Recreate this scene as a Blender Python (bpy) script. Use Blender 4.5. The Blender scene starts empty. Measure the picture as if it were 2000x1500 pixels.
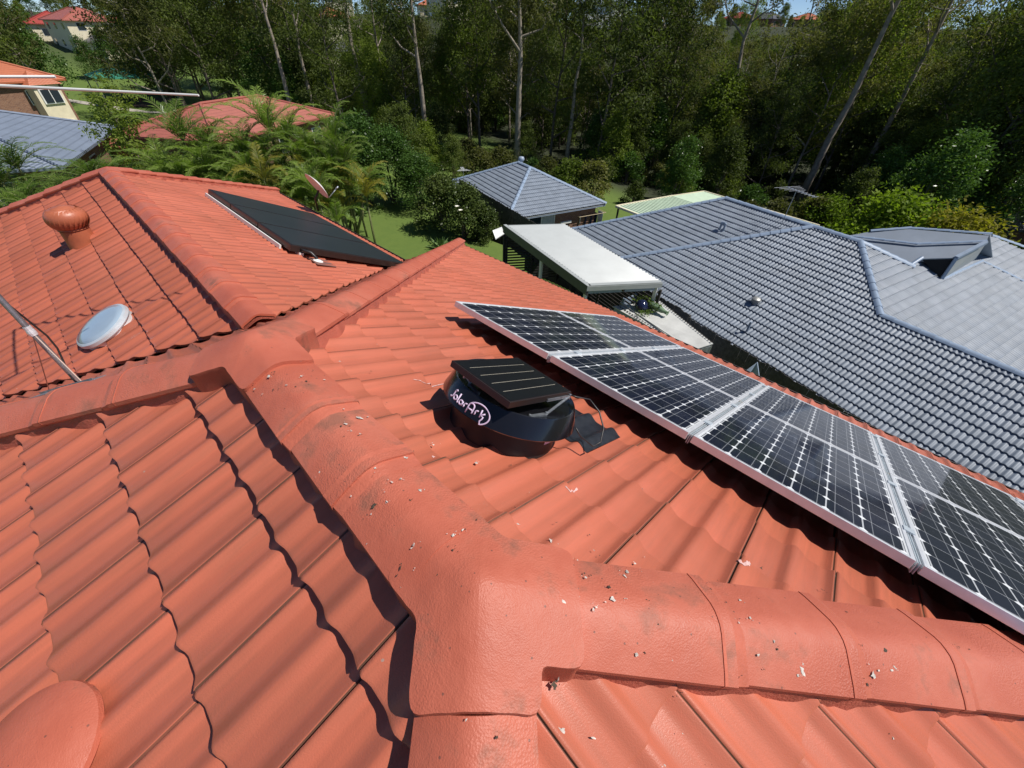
import bpy, math, random
import numpy as np
from mathutils import Vector, Matrix
R=math.radians
rng=np.random.default_rng(7); random.seed(7)
scene=bpy.context.scene
col=scene.collection
# ------------------------------------------------------------------ camera, sky, sun, exposure
CAM=np.array([-0.31389719,0.25019824,1.04838243])
def cam_axes(yaw,pitch,roll):
    y,p,r=R(yaw),R(pitch),R(roll)
    fw=np.array([math.cos(p)*math.cos(y),math.cos(p)*math.sin(y),-math.sin(p)])
    rt=np.cross(fw,[0,0,1]); rt/=np.linalg.norm(rt); up=np.cross(rt,fw)
    return math.cos(r)*rt+math.sin(r)*up, -math.sin(r)*rt+math.cos(r)*up, fw
RT,UP,FW=cam_axes(-46.775,40.436,1.938)
FPX=791.375
cd=bpy.data.cameras.new('camera'); cam=bpy.data.objects.new('camera',cd); col.objects.link(cam)
cd.sensor_width=36; cd.lens=FPX/2000*36; cd.clip_start=.05; cd.clip_end=4000
M=Matrix.Identity(4)
for i in range(3):
    M[i][0]=RT[i]; M[i][1]=UP[i]; M[i][2]=-FW[i]; M[i][3]=CAM[i]
cam.matrix_world=M
scene.camera=cam
SUN_TO=np.array([-.54,-.36,1.0]); SUN_TO/=np.linalg.norm(SUN_TO)
elev=math.asin(SUN_TO[2]/np.linalg.norm(SUN_TO)); az=math.atan2(SUN_TO[1],SUN_TO[0])
w=bpy.data.worlds.new('World'); scene.world=w; w.use_nodes=True
nt=w.node_tree; bg=nt.nodes['Background']; sky=nt.nodes.new('ShaderNodeTexSky')
sky.sky_type='NISHITA'; sky.sun_disc=False; sky.sun_elevation=elev; sky.sun_rotation=math.pi/2-az
sky.air_density=.55; sky.dust_density=.0; sky.ozone_density=4.0
nt.links.new(sky.outputs[0],bg.inputs[0]); bg.inputs[1].default_value=.085
sd=bpy.data.lights.new('sun','SUN'); sd.energy=4.3; sd.angle=R(.53); sd.color=(1,.955,.89)
so=bpy.data.objects.new('sun',sd); col.objects.link(so)
so.rotation_euler=Vector(SUN_TO).to_track_quat('Z','Y').to_euler()
vs=scene.view_settings; vs.view_transform='Standard'; vs.look='None'; vs.gamma=1; vs.use_curve_mapping=False; vs.exposure=0.30
scene.cycles.max_bounces=6; scene.cycles.transparent_max_bounces=8

# ------------------------------------------------------------------ helpers
def ray(x,y):
    d=(x-1000)*RT-(y-750)*UP+FPX*FW; return d/np.linalg.norm(d)
def at(x,y,z):                       # where the sight line through a photo point meets the level z
    d=ray(x,y); return CAM+(z-CAM[2])/d[2]*d
def at_d(x,y,dist):                  # a point at a horizontal distance
    d=ray(x,y); return CAM+dist/math.hypot(d[0],d[1])*d
Z=np.array([0,0,1.])
def link(o,parent=None):
    col.objects.link(o)
    if parent is not None: o.parent=parent
    return o
def empty(name,loc,label,cat,group=None,rz=0):
    o=bpy.data.objects.new(name,None); col.objects.link(o); o.location=[float(v) for v in loc]; o.rotation_euler=(0,0,rz)
    o.empty_display_size=.2; tag(o,label,cat,group); return o
def tag(o,label,cat,group=None):
    o['label']=label; o['category']=cat
    if group: o['group']=group
    return o
class MB:
    def __init__(s,org=(0,0,0)): s.v=[]; s.f=[]; s.o=np.array(org,float)
    def add(s,vs,fs):
        k=len(s.v); s.v+= [tuple(np.array(p,float)-s.o) for p in vs]; s.f+=[tuple(i+k for i in f) for f in fs]; return s
    def boxm(s,c,X,Y,Zv):            # centre and three half-axis vectors
        c,X,Y,Zv=[np.array(t,float) for t in (c,X,Y,Zv)]
        p=[c+a*X+b*Y+d*Zv for a in(-1,1) for b in(-1,1) for d in(-1,1)]
        return s.add(p,[(0,1,3,2),(4,6,7,5),(0,4,5,1),(2,3,7,6),(0,2,6,4),(1,5,7,3)])
    def box(s,a,b):
        a=np.array(a,float); b=np.array(b,float); h=(b-a)/2
        return s.boxm((a+b)/2,(h[0],0,0),(0,h[1],0),(0,0,h[2]))
    def bar(s,a,b,wd,ht,up=(0,0,1)):
        a=np.array(a,float); b=np.array(b,float); d=b-a; L=np.linalg.norm(d); d/=L
        sx=np.cross(d,up); sx/=np.linalg.norm(sx); u=np.cross(sx,d)
        return s.boxm((a+b)/2,d*L/2,sx*wd/2,u*ht/2)
    def tube(s,pts,rad,n=8,cap=True):
        pts=[np.array(p,float) for p in pts]; m=len(pts)
        rr=rad if hasattr(rad,'__len__') else [rad]*m
        vs=[]; ref=None
        for i,p in enumerate(pts):
            d=pts[min(i+1,m-1)]-pts[max(i-1,0)]; d/=np.linalg.norm(d)+1e-12
            if ref is None:
                ref=np.cross(d,(0,0,1)) if abs(d[2])<.9 else np.cross(d,(1,0,0))
            ref=ref-d*(ref@d); ref/=np.linalg.norm(ref); b=np.cross(d,ref)
            for k in range(n):
                t=2*math.pi*k/n; vs.append(p+rr[i]*(math.cos(t)*ref+math.sin(t)*b))
        fs=[(i*n+k,i*n+(k+1)%n,(i+1)*n+(k+1)%n,(i+1)*n+k) for i in range(m-1) for k in range(n)]
        if cap: fs+=[tuple(range(n-1,-1,-1)),tuple((m-1)*n+k for k in range(n))]
        return s.add(vs,fs)
    def lathe(s,prof,c,ax=(0,0,1),n=32,close=True):
        ax=np.array(ax,float); ax/=np.linalg.norm(ax); e=np.cross(ax,(0,1,0)); 
        if np.linalg.norm(e)<.1: e=np.cross(ax,(1,0,0))
        e/=np.linalg.norm(e); b=np.cross(ax,e); c=np.array(c,float); vs=[]
        for (r,h) in prof:
            for k in range(n):
                t=2*math.pi*k/n; vs.append(c+ax*h+r*(math.cos(t)*e+math.sin(t)*b))
        m=len(prof)
        fs=[(i*n+k,i*n+(k+1)%n,(i+1)*n+(k+1)%n,(i+1)*n+k) for i in range(m-1) for k in range(n)]
        if close: fs+=[tuple(range(n-1,-1,-1)),tuple((m-1)*n+k for k in range(n))]
        return s.add(vs,fs)
    def prism(s,poly,off):           # polygon (3D points) extruded by a vector
        off=np.array(off,float); p=[np.array(q,float) for q in poly]; n=len(p)
        return s.add(p+[q+off for q in p],[tuple(range(n)),tuple(range(2*n-1,n-1,-1))]+[(i,i+n,(i+1)%n+n,(i+1)%n) for i in range(n)])
    def mesh(s,name,mat,smooth=False):
        me=bpy.data.meshes.new(name); me.from_pydata(s.v,[],s.f); me.materials.append(mat)
        if smooth:
            me.shade_smooth() if smooth is True else me.set_sharp_from_angle(angle=R(smooth))
        me.update(); return me
    def build(s,name,mat,parent=None,smooth=False,bevel=0):
        me=bpy.data.meshes.new(name); me.from_pydata(s.v,[],s.f)
        import bmesh
        bm=bmesh.new(); bm.from_mesh(me); bmesh.ops.recalc_face_normals(bm,faces=bm.faces); bm.to_mesh(me); bm.free()
        me.materials.append(mat)
        if smooth:
            me.polygons.foreach_set('use_smooth',[True]*len(me.polygons))
            if smooth is not True: me.set_sharp_from_angle(angle=R(smooth))
        me.update()
        o=bpy.data.objects.new(name,me)
        if bevel:
            b=o.modifiers.new('bevel','BEVEL'); b.width=bevel; b.segments=2; b.limit_method='ANGLE'
        return link(o,parent)
def np_mesh(name,V,F,mat,UV=None,smooth=True):
    V=np.asarray(V,np.float32); F=np.asarray(F,np.int32); k=F.shape[1]
    me=bpy.data.meshes.new(name); me.vertices.add(len(V)); me.vertices.foreach_set('co',V.ravel())
    me.loops.add(F.size); me.loops.foreach_set('vertex_index',F.ravel())
    me.polygons.add(len(F)); me.polygons.foreach_set('loop_start',np.arange(0,F.size,k,dtype=np.int32))
    me.polygons.foreach_set('loop_total',np.full(len(F),k,np.int32))
    me.update(calc_edges=True)
    if UV is not None:
        l=me.uv_layers.new(name='uv'); l.data.foreach_set('uv',np.asarray(UV,np.float32)[F.ravel()].ravel())
    me.polygons.foreach_set('use_smooth',np.full(len(F),bool(smooth)))
    me.materials.append(mat); me.validate(); return me
# ------------------------------------------------------------------ materials
def new_mat(name):
    m=bpy.data.materials.new(name); m.use_nodes=True; nt=m.node_tree; return m,nt,nt.nodes['Principled BSDF']
def nd(nt,t,**k):
    n=nt.nodes.new(t)
    for a,b in k.items():
        if hasattr(n,a): setattr(n,a,b)
        else: n.inputs[a].default_value=b
    return n
def mth(nt,op,a,b=None,c=None):
    n=nt.nodes.new('ShaderNodeMath'); n.operation=op
    for i,v in enumerate((a,b,c)):
        if v is None: continue
        if isinstance(v,(int,float)): n.inputs[i].default_value=v
        else: nt.links.new(v,n.inputs[i])
    return n.outputs[0]
def ramp(nt,fac,stops):
    n=nt.nodes.new('ShaderNodeValToRGB'); nt.links.new(fac,n.inputs[0]); e=n.color_ramp.elements
    while len(e)<len(stops): e.new(.5)
    for i,(p,c) in enumerate(stops): e[i].position=p; e[i].color=(*c,1) if len(c)==3 else c
    return n.outputs[0]
def mixc(nt,f,a,b,mode='MIX'):
    n=nt.nodes.new('ShaderNodeMix'); n.data_type='RGBA'; n.blend_type=mode
    for s,v in ((n.inputs[0],f),(n.inputs[6],a),(n.inputs[7],b)):
        if isinstance(v,(int,float)): s.default_value=v
        elif isinstance(v,tuple): s.default_value=(*v,1)
        else: nt.links.new(v,s)
    return n.outputs[2]
def noise(nt,vec,scale,detail=3,rough=.55):
    n=nd(nt,'ShaderNodeTexNoise'); n.inputs['Scale'].default_value=scale; n.inputs['Detail'].default_value=detail; n.inputs['Roughness'].default_value=rough
    if vec is not None: nt.links.new(vec,n.inputs['Vector'])
    return n.outputs['Fac']
def ocoord(nt): return nd(nt,'ShaderNodeTexCoord').outputs['Object']
def bump(nt,b,h,strength,dist):
    n=nd(nt,'ShaderNodeBump'); n.inputs['Strength'].default_value=strength; n.inputs['Distance'].default_value=dist
    nt.links.new(h,n.inputs['Height']); nt.links.new(n.outputs[0],b.inputs['Normal'])
def simple(name,c,rough=.6,metal=0,var=.15,scale=6,bmp=0,spec=.5,coat=0):
    m,nt,b=new_mat(name); b.inputs['Roughness'].default_value=rough; b.inputs['Metallic'].default_value=metal
    b.inputs['Specular IOR Level'].default_value=spec; b.inputs['Coat Weight'].default_value=coat
    oc=ocoord(nt); nz=noise(nt,oc,scale,5)
    d=tuple(max(0,x*(1-var)) for x in c); l=tuple(min(1,x*(1+var)) for x in c)
    nt.links.new(ramp(nt,nz,[(.3,d),(.7,l)]),b.inputs['Base Color'])
    if bmp: bump(nt,b,noise(nt,oc,scale*12,3),bmp,.01)
    return m
def tile_mat(name,base,dirt,rough=.5,uvvar=.12,stipple=1.0,dirtamt=.5,spots=True):
    m,nt,b=new_mat(name); b.inputs['Roughness'].default_value=rough; b.inputs['Specular IOR Level'].default_value=.45
    oc=ocoord(nt); uv=nd(nt,'ShaderNodeUVMap'); uv.uv_map='uv'
    sn=nd(nt,'ShaderNodeVectorMath',operation='FLOOR'); nt.links.new(uv.outputs[0],sn.inputs[0])
    wn=nd(nt,'ShaderNodeTexWhiteNoise',noise_dimensions='2D'); nt.links.new(sn.outputs[0],wn.inputs[0])
    lo=tuple(x*(1-uvvar) for x in base); hi=tuple(min(1,x*(1+uvvar)) for x in base)
    c=mixc(nt,wn.outputs[0],lo,hi)
    n1=noise(nt,oc,1.7,6,.6)
    # dirt streaks: stretched down the slope (uv y) and blotches
    st=nd(nt,'ShaderNodeMapping'); st.inputs['Scale'].default_value=(14,1.2,1); nt.links.new(uv.outputs[0],st.inputs[0])
    n2=noise(nt,st.outputs[0],1,5,.65)
    f=mth(nt,'MULTIPLY',mth(nt,'MULTIPLY',n1,n2),dirtamt*2.6)
    f=mth(nt,'SMOOTHSTEP',f,.12*dirtamt,.62*dirtamt) if False else mth(nt,'SUBTRACT',f,.2*dirtamt); f=mth(nt,'MAXIMUM',f,0)
    f=mth(nt,'MINIMUM',f,1)
    c=mixc(nt,f,c,dirt)
    fp_=noise(nt,oc,.8,4,.65); c=mixc(nt,mth(nt,'MAXIMUM',mth(nt,'MULTIPLY_ADD',fp_,1.6,-.72),0),c,tuple(min(1,x*1.18+.025) for x in base))
    sx_=nd(nt,'ShaderNodeSeparateXYZ'); nt.links.new(uv.outputs[0],sx_.inputs[0]); jf=mth(nt,'FRACT',sx_.outputs[0])
    if spots: c=mixc(nt,mth(nt,'MULTIPLY',mth(nt,'MULTIPLY',mth(nt,'GREATER_THAN',jf,.0015),mth(nt,'LESS_THAN',jf,.027)),mth(nt,'MULTIPLY_ADD',n2,.8,.4)),c,(.06,.042,.026))
    if spots:
        v=nd(nt,'ShaderNodeTexVoronoi'); v.inputs['Scale'].default_value=11; nt.links.new(oc,v.inputs['Vector'])
        sp=mth(nt,'LESS_THAN',v.outputs['Distance'],.045)
        k=mth(nt,'GREATER_THAN',nd(nt,'ShaderNodeTexNoise').outputs[0],.0)
        sel=nd(nt,'ShaderNodeSeparateColor'); nt.links.new(v.outputs['Color'],sel.inputs[0])
        sp=mth(nt,'MULTIPLY',sp,mth(nt,'GREATER_THAN',sel.outputs[0],.72))
        cc=mixc(nt,sel.outputs[1],(.07,.045,.035),(.55,.46,.4))
        c=mixc(nt,mth(nt,'MULTIPLY',sp,.75),c,cc)
    nt.links.new(c,b.inputs['Base Color'])
    r=mth(nt,'MULTIPLY_ADD',n1,.2,rough-.1); nt.links.new(r,b.inputs['Roughness'])
    h=mth(nt,'ADD',mth(nt,'MULTIPLY',noise(nt,oc,260,2,.6),1.0),mth(nt,'MULTIPLY',noise(nt,oc,40,3),.35))
    bump(nt,b,h,.3*stipple,.0026)
    return m
RED=(.52,.136,.076)
M_red=tile_mat('red_painted_tile',RED,(.20,.085,.05),.42,.07,1.0,.6)
def cap_mat():
    m,nt,b=new_mat('red_painted_cap'); oc=ocoord(nt)
    n1=noise(nt,oc,2.2,6,.65); n2=noise(nt,oc,9,6,.7); n3=noise(nt,oc,38,4,.6)
    c=ramp(nt,n1,[(.3,(.41,.098,.056)),(.5,(.47,.122,.072)),(.72,(.53,.165,.105))])
    st=mth(nt,'MINIMUM',mth(nt,'MAXIMUM',mth(nt,'MULTIPLY_ADD',mth(nt,'MULTIPLY',n2,n1),5.0,-1.45),0),.62)
    c=mixc(nt,st,c,(.17,.085,.055))
    v=nd(nt,'ShaderNodeTexVoronoi'); v.inputs['Scale'].default_value=48; nt.links.new(oc,v.inputs['Vector']); sel=nd(nt,'ShaderNodeSeparateColor'); nt.links.new(v.outputs['Color'],sel.inputs[0])
    sp=mth(nt,'MULTIPLY',mth(nt,'LESS_THAN',v.outputs['Distance'],.13),mth(nt,'GREATER_THAN',sel.outputs[0],.86))
    c=mixc(nt,mth(nt,'MULTIPLY',sp,.7),c,(.12,.06,.045))
    nt.links.new(c,b.inputs['Base Color']); b.inputs['Specular IOR Level'].default_value=.42
    nt.links.new(mth(nt,'MULTIPLY_ADD',n2,.35,.34),b.inputs['Roughness'])
    pores=nd(nt,'ShaderNodeTexVoronoi'); pores.inputs['Scale'].default_value=190; nt.links.new(oc,pores.inputs['Vector'])
    mask=mth(nt,'MINIMUM',mth(nt,'MAXIMUM',mth(nt,'MULTIPLY_ADD',noise(nt,oc,3.2,3,.5),5,-2.1),.12),1)
    h=mth(nt,'ADD',mth(nt,'MULTIPLY',mth(nt,'MULTIPLY',pores.outputs['Distance'],mask),.55),mth(nt,'MULTIPLY',noise(nt,oc,300,2,.6),.4))
    h=mth(nt,'ADD',h,mth(nt,'MULTIPLY',noise(nt,oc,13,3,.5),1.6)); bump(nt,b,h,.55,.0045); return m
M_cap=cap_mat()
M_valley=simple('rusty_valley_metal',(.05,.03,.022),.8,0,.4,20)
M_point=simple('red_pointing',(.47,.125,.074),.42,0,.14,9,.25)
M_mort=simple('red_painted_mortar',(.40,.10,.062),.55,0,.22,9,.5)
M_grey=tile_mat('blue_grey_tile',(.20,.235,.285),(.12,.135,.15),.55,.10,.3,.3,False)
M_greyf=tile_mat('blue_grey_tile_plain',(.20,.235,.285),(.12,.135,.15),.58,.0,.3,.3,False)
M_greycap=simple('blue_grey_cap',(.25,.32,.42),.4,0,.1,3,.2)
M_rust=tile_mat('brown_red_tile',(.42,.13,.10),(.25,.10,.08),.5,.1,.2,.3,False)
M_orange=tile_mat('orange_tile',(.55,.16,.07),(.35,.12,.07),.5,.1,.2,.3,False)
M_alu=simple('aluminium',(.78,.79,.81),.38,.45,.06,20)
M_rail=simple('rail',(.62,.68,.72),.4,.4,.08,12)
M_galv=simple('galvanised_steel',(.36,.38,.40),.42,.8,.25,30,.2)
M_black=simple('black_plastic',(.007,.007,.009),.2,0,.2,8,0,.5,.35)
M_blackm=simple('matte_black',(.012,.012,.013),.45,0,.2,8)
M_brown=simple('brown_frame',(.022,.014,.012),.4,0,.2,8)
M_lilac=simple('lettering_lilac',(.62,.50,.66),.5,0,.02,8)
M_white=simple('white_paint',(.78,.78,.75),.5,0,.06,3)
M_shed=simple('dusty_white_sheet',(.52,.52,.49),.55,0,.12,2.5)
M_cream=simple('cream_render',(.72,.64,.46),.7,0,.08,2)
M_pgrey=simple('patio_grey',(.20,.215,.215),.5,0,.08,3)
M_pgreyl=simple('patio_light_grey',(.36,.38,.37),.5,0,.08,3)
M_blueg=simple('blue_grey_metal',(.28,.34,.42),.45,0,.1,3)
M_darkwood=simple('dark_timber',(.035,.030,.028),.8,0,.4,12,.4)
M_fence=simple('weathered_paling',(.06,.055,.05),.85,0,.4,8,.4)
M_gutter=simple('gutter_brown',(.05,.032,.026),.5,0,.2,4)
M_gutterc=simple('gutter_cream',(.52,.42,.27),.5,0,.12,5)
M_terr=simple('terracotta_metal',(.40,.115,.055),.42,0,.2,5,.15)
M_glazed=simple('blue_glaze',(.012,.016,.05),.12,0,.4,10,.2,.6,.5)
M_moss=simple('moss',(.10,.16,.02),.95,0,.5,40,1.0)
M_vase=simple('green_glaze',(.16,.24,.14),.4,0,.4,30,.3)
M_sail=simple('green_shade_cloth',(.03,.20,.13),.8,0,.1,2)
M_pgreen=simple('pale_green_metal',(.50,.62,.46),.5,0,.08,3)
M_trunk_l=simple('pale_gum_bark',(.26,.22,.175),.8,0,.35,2.5,.4)
M_trunk_d=simple('dark_gum_bark',(.13,.105,.085),.85,0,.4,3,.5)
M_stem=simple('palm_stem',(.14,.15,.05),.7,0,.35,8)
M_cable=simple('cable_rubber',(.02,.018,.018),.4)
M_cloth=simple('navy_laundry',(.02,.03,.10),.9,0,.4,4)
M_clothw=simple('white_laundry',(.7,.7,.74),.9,0,.1,4)
M_flower=simple('magnolia_petal',(.8,.76,.66),.6)
M_dropw=simple('chalky_dropping',(.50,.45,.40),.9,0,.5,90)
M_dropd=simple('dry_litter',(.06,.045,.03),.9,0,.4,60)
M_dark=simple('painted_shadow',(.01,.01,.01),.9)  # shade colour for the shadow wedge at the gablet
def glassy(name,c,rough=.06,metal=0):
    m,nt,b=new_mat(name); b.inputs['Base Color'].default_value=(*c,1); b.inputs['Roughness'].default_value=rough; b.inputs['Metallic'].default_value=metal
    b.inputs['Coat Weight'].default_value=.5; b.inputs['Coat Roughness'].default_value=.03; return m
M_coll=simple('collector_glass',(.020,.024,.026),.36,0,.15,2)
M_win=glassy('window_glass',(.03,.04,.05))
M_sky=simple('skylight_diffuser',(.30,.39,.48),.22,0,.05,4,0,.6,.3)
def brick_mat():
    m,nt,b=new_mat('brown_brick'); b.inputs['Roughness'].default_value=.85
    t=nd(nt,'ShaderNodeTexBrick'); t.inputs['Scale'].default_value=4.2; t.inputs['Color1'].default_value=(.17,.075,.045,1); t.inputs['Color2'].default_value=(.26,.13,.075,1)
    t.inputs['Mortar'].default_value=(.33,.28,.23,1); t.inputs['Mortar Size'].default_value=.018; t.inputs['Brick Width'].default_value=1.0; t.inputs['Row Height'].default_value=.36
    tc=nd(nt,'ShaderNodeTexCoord'); s=nd(nt,'ShaderNodeSeparateXYZ'); nt.links.new(tc.outputs['Object'],s.inputs[0])
    cb=nd(nt,'ShaderNodeCombineXYZ'); nt.links.new(mth(nt,'ADD',s.outputs[0],s.outputs[1]),cb.inputs[0]); nt.links.new(s.outputs[2],cb.inputs[1])
    nt.links.new(cb.outputs[0],t.inputs['Vector']); nt.links.new(t.outputs[0],b.inputs['Base Color']); return m
M_brick=brick_mat()
def corr_mat(name,c,pitch,axis,depth=.4):
    m,nt,b=new_mat(name); b.inputs['Roughness'].default_value=.42
    tc=nd(nt,'ShaderNodeTexCoord'); nz=noise(nt,tc.outputs['Object'],1.5,5)
    nt.links.new(ramp(nt,nz,[(.3,tuple(x*.9 for x in c)),(.7,c)]),b.inputs['Base Color']); return m
M_patio=corr_mat('white_roof_sheet',(.43,.455,.45),.08,0)
def panel_glass():
    m,nt,b=new_mat('solar_cells'); b.inputs['Roughness'].default_value=.35; b.inputs['Specular IOR Level'].default_value=.15
    b.inputs['Coat Weight'].default_value=.75; b.inputs['Coat Roughness'].default_value=.05; b.inputs['Coat IOR'].default_value=1.33
    uv=nd(nt,'ShaderNodeUVMap'); uv.uv_map='uv'; s=nd(nt,'ShaderNodeSeparateXYZ'); nt.links.new(uv.outputs[0],s.inputs[0])
    x,y=s.outputs[0],s.outputs[1]     # in cells: x 0..6, y 0..9
    fx=mth(nt,'ABSOLUTE',mth(nt,'SUBTRACT',mth(nt,'FRACT',x),.5)); fy=mth(nt,'ABSOLUTE',mth(nt,'SUBTRACT',mth(nt,'FRACT',y),.5))
    inx=mth(nt,'MULTIPLY',mth(nt,'GREATER_THAN',x,-.04),mth(nt,'LESS_THAN',x,6.04)); iny=mth(nt,'MULTIPLY',mth(nt,'GREATER_THAN',y,-.04),mth(nt,'LESS_THAN',y,9.04))
    gap=mth(nt,'MAXIMUM',mth(nt,'GREATER_THAN',fx,.478),mth(nt,'GREATER_THAN',fy,.490))
    dia=mth(nt,'GREATER_THAN',mth(nt,'ADD',fx,fy),.875)
    # two bus bars per cell running up the slope
    fb=mth(nt,'ABSOLUTE',mth(nt,'SUBTRACT',fx,.25)); bus=mth(nt,'LESS_THAN',fb,.011)
    out=mth(nt,'SUBTRACT',1,mth(nt,'MULTIPLY',inx,iny))
    wn=nd(nt,'ShaderNodeTexWhiteNoise',noise_dimensions='2D'); fl=nd(nt,'ShaderNodeVectorMath',operation='FLOOR'); nt.links.new(uv.outputs[0],fl.inputs[0]); nt.links.new(fl.outputs[0],wn.inputs[0])
    cell=mixc(nt,wn.outputs[0],(.005,.007,.018),(.010,.013,.030))
    nz=noise(nt,ocoord(nt),3,6,.7)
    cell=mixc(nt,mth(nt,'MULTIPLY',mth(nt,'MAXIMUM',mth(nt,'SUBTRACT',nz,.5),0),.12),cell,(.2,.19,.17))
    c=mixc(nt,mth(nt,'MULTIPLY',bus,.42),cell,(.45,.47,.5))
    c=mixc(nt,mth(nt,'MULTIPLY',gap,.8),c,(.60,.62,.65)); c=mixc(nt,dia,c,(.80,.82,.84)); c=mixc(nt,out,c,(.62,.64,.66))
    nt.links.new(c,b.inputs['Base Color']); 
    return m
M_pv=panel_glass()
def fan_panel():
    m,nt,b=new_mat('black_cells'); b.inputs['Roughness'].default_value=.3; b.inputs['Coat Weight'].default_value=.15; b.inputs['Coat Roughness'].default_value=.2; b.inputs['Specular IOR Level'].default_value=.25
    uv=nd(nt,'ShaderNodeUVMap'); uv.uv_map='uv'; s=nd(nt,'ShaderNodeSeparateXYZ'); nt.links.new(uv.outputs[0],s.inputs[0])
    y=s.outputs[1]; x=s.outputs[0]
    fy=mth(nt,'ABSOLUTE',mth(nt,'SUBTRACT',mth(nt,'FRACT',y),.5)); g=mth(nt,'MULTIPLY',mth(nt,'GREATER_THAN',fy,.487),mth(nt,'MULTIPLY',mth(nt,'GREATER_THAN',y,.5),mth(nt,'LESS_THAN',y,4.5)))
    g=mth(nt,'MULTIPLY',g,mth(nt,'MULTIPLY',mth(nt,'GREATER_THAN',x,.07),mth(nt,'LESS_THAN',x,.93)))
    fx=mth(nt,'FRACT',mth(nt,'MULTIPLY',x,48)); st=mth(nt,'MULTIPLY',mth(nt,'GREATER_THAN',fx,.7),.25)
    c=mixc(nt,st,(.006,.006,.007),(.022,.022,.022)); c=mixc(nt,g,c,(.55,.5,.4))
    nt.links.new(c,b.inputs['Base Color']); return m
M_fanpv=fan_panel()
def leaf_mat(name,c1,c2,trans=.42,rough=.62):
    m,nt,b=new_mat(name); out=nt.nodes['Material Output']; oc=nd(nt,'ShaderNodeTexCoord').outputs['Object']; oi=nd(nt,'ShaderNodeObjectInfo')
    nz=noise(nt,oc,.55,3,.6); n2=noise(nt,oc,7,2,.6)
    f=mth(nt,'ADD',mth(nt,'MULTIPLY',nz,.75),mth(nt,'MULTIPLY',n2,.45)); f=mth(nt,'ADD',f,mth(nt,'MULTIPLY_ADD',oi.outputs['Random'],.3,-.25))
    c=ramp(nt,f,[(.25,c1),(.75,c2)])
    b.inputs['Roughness'].default_value=rough; b.inputs['Specular IOR Level'].default_value=.16; nt.links.new(c,b.inputs['Base Color'])
    t=nd(nt,'ShaderNodeBsdfTranslucent'); tc=mixc(nt,1.0,c,(1.35,1.5,.6),'MULTIPLY'); nt.links.new(tc,t.inputs[0])
    mx=nd(nt,'ShaderNodeMixShader'); mx.inputs[0].default_value=trans; nt.links.new(b.outputs[0],mx.inputs[1]); nt.links.new(t.outputs[0],mx.inputs[2]); nt.links.new(mx.outputs[0],out.inputs[0]); return m
M_gum=leaf_mat('gum_leaves',(.034,.050,.014),(.16,.20,.052))
M_gumb=leaf_mat('gum_leaves_bright',(.075,.11,.018),(.22,.28,.05))
M_olive=leaf_mat('olive_leaves',(.055,.064,.020),(.20,.20,.066))
M_hedge=leaf_mat('hedge_leaves',(.030,.065,.016),(.10,.18,.038),.3,.3)
M_magn=leaf_mat('magnolia_leaves',(.035,.06,.015),(.11,.14,.035),.2,.35)
M_lime=leaf_mat('lime_leaves',(.10,.16,.015),(.22,.30,.03))
M_yel=leaf_mat('yellow_leaves',(.13,.13,.02),(.30,.27,.035))
M_palm=leaf_mat('palm_leaves',(.06,.11,.018),(.22,.31,.06),.35,.3)
M_palmy=leaf_mat('palm_leaves_yellowing',(.15,.16,.03),(.32,.27,.05),.35,.4)
M_agave=leaf_mat('succulent_leaves',(.12,.19,.06),(.22,.32,.12),.15,.4)
def ground_mat():
    m,nt,b=new_mat('grass_ground'); b.inputs['Roughness'].default_value=.95
    g=nd(nt,'ShaderNodeNewGeometry').outputs['Position']
    n1=noise(nt,g,.06,4); n2=noise(nt,g,2.5,6,.7); n3=noise(nt,g,30,2)
    lawn=mixc(nt,n2,(.075,.135,.018),(.15,.21,.035)); lawn=mixc(nt,mth(nt,'MULTIPLY',n3,.4),lawn,(.05,.08,.012))
    att=nd(nt,'ShaderNodeAttribute'); att.attribute_name='litter'
    bush=mixc(nt,n2,(.012,.018,.006),(.040,.048,.018))
    c=mixc(nt,att.outputs['Fac'],lawn,bush); nt.links.new(c,b.inputs['Base Color']); bump(nt,b,n3,.5,.05); return m
M_ground=ground_mat()
M_path=simple('concrete_path',(.36,.33,.28),.9,0,.15,3)
M_mulch=simple('mulch',(.16,.10,.07),.95,0,.4,8)
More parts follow.
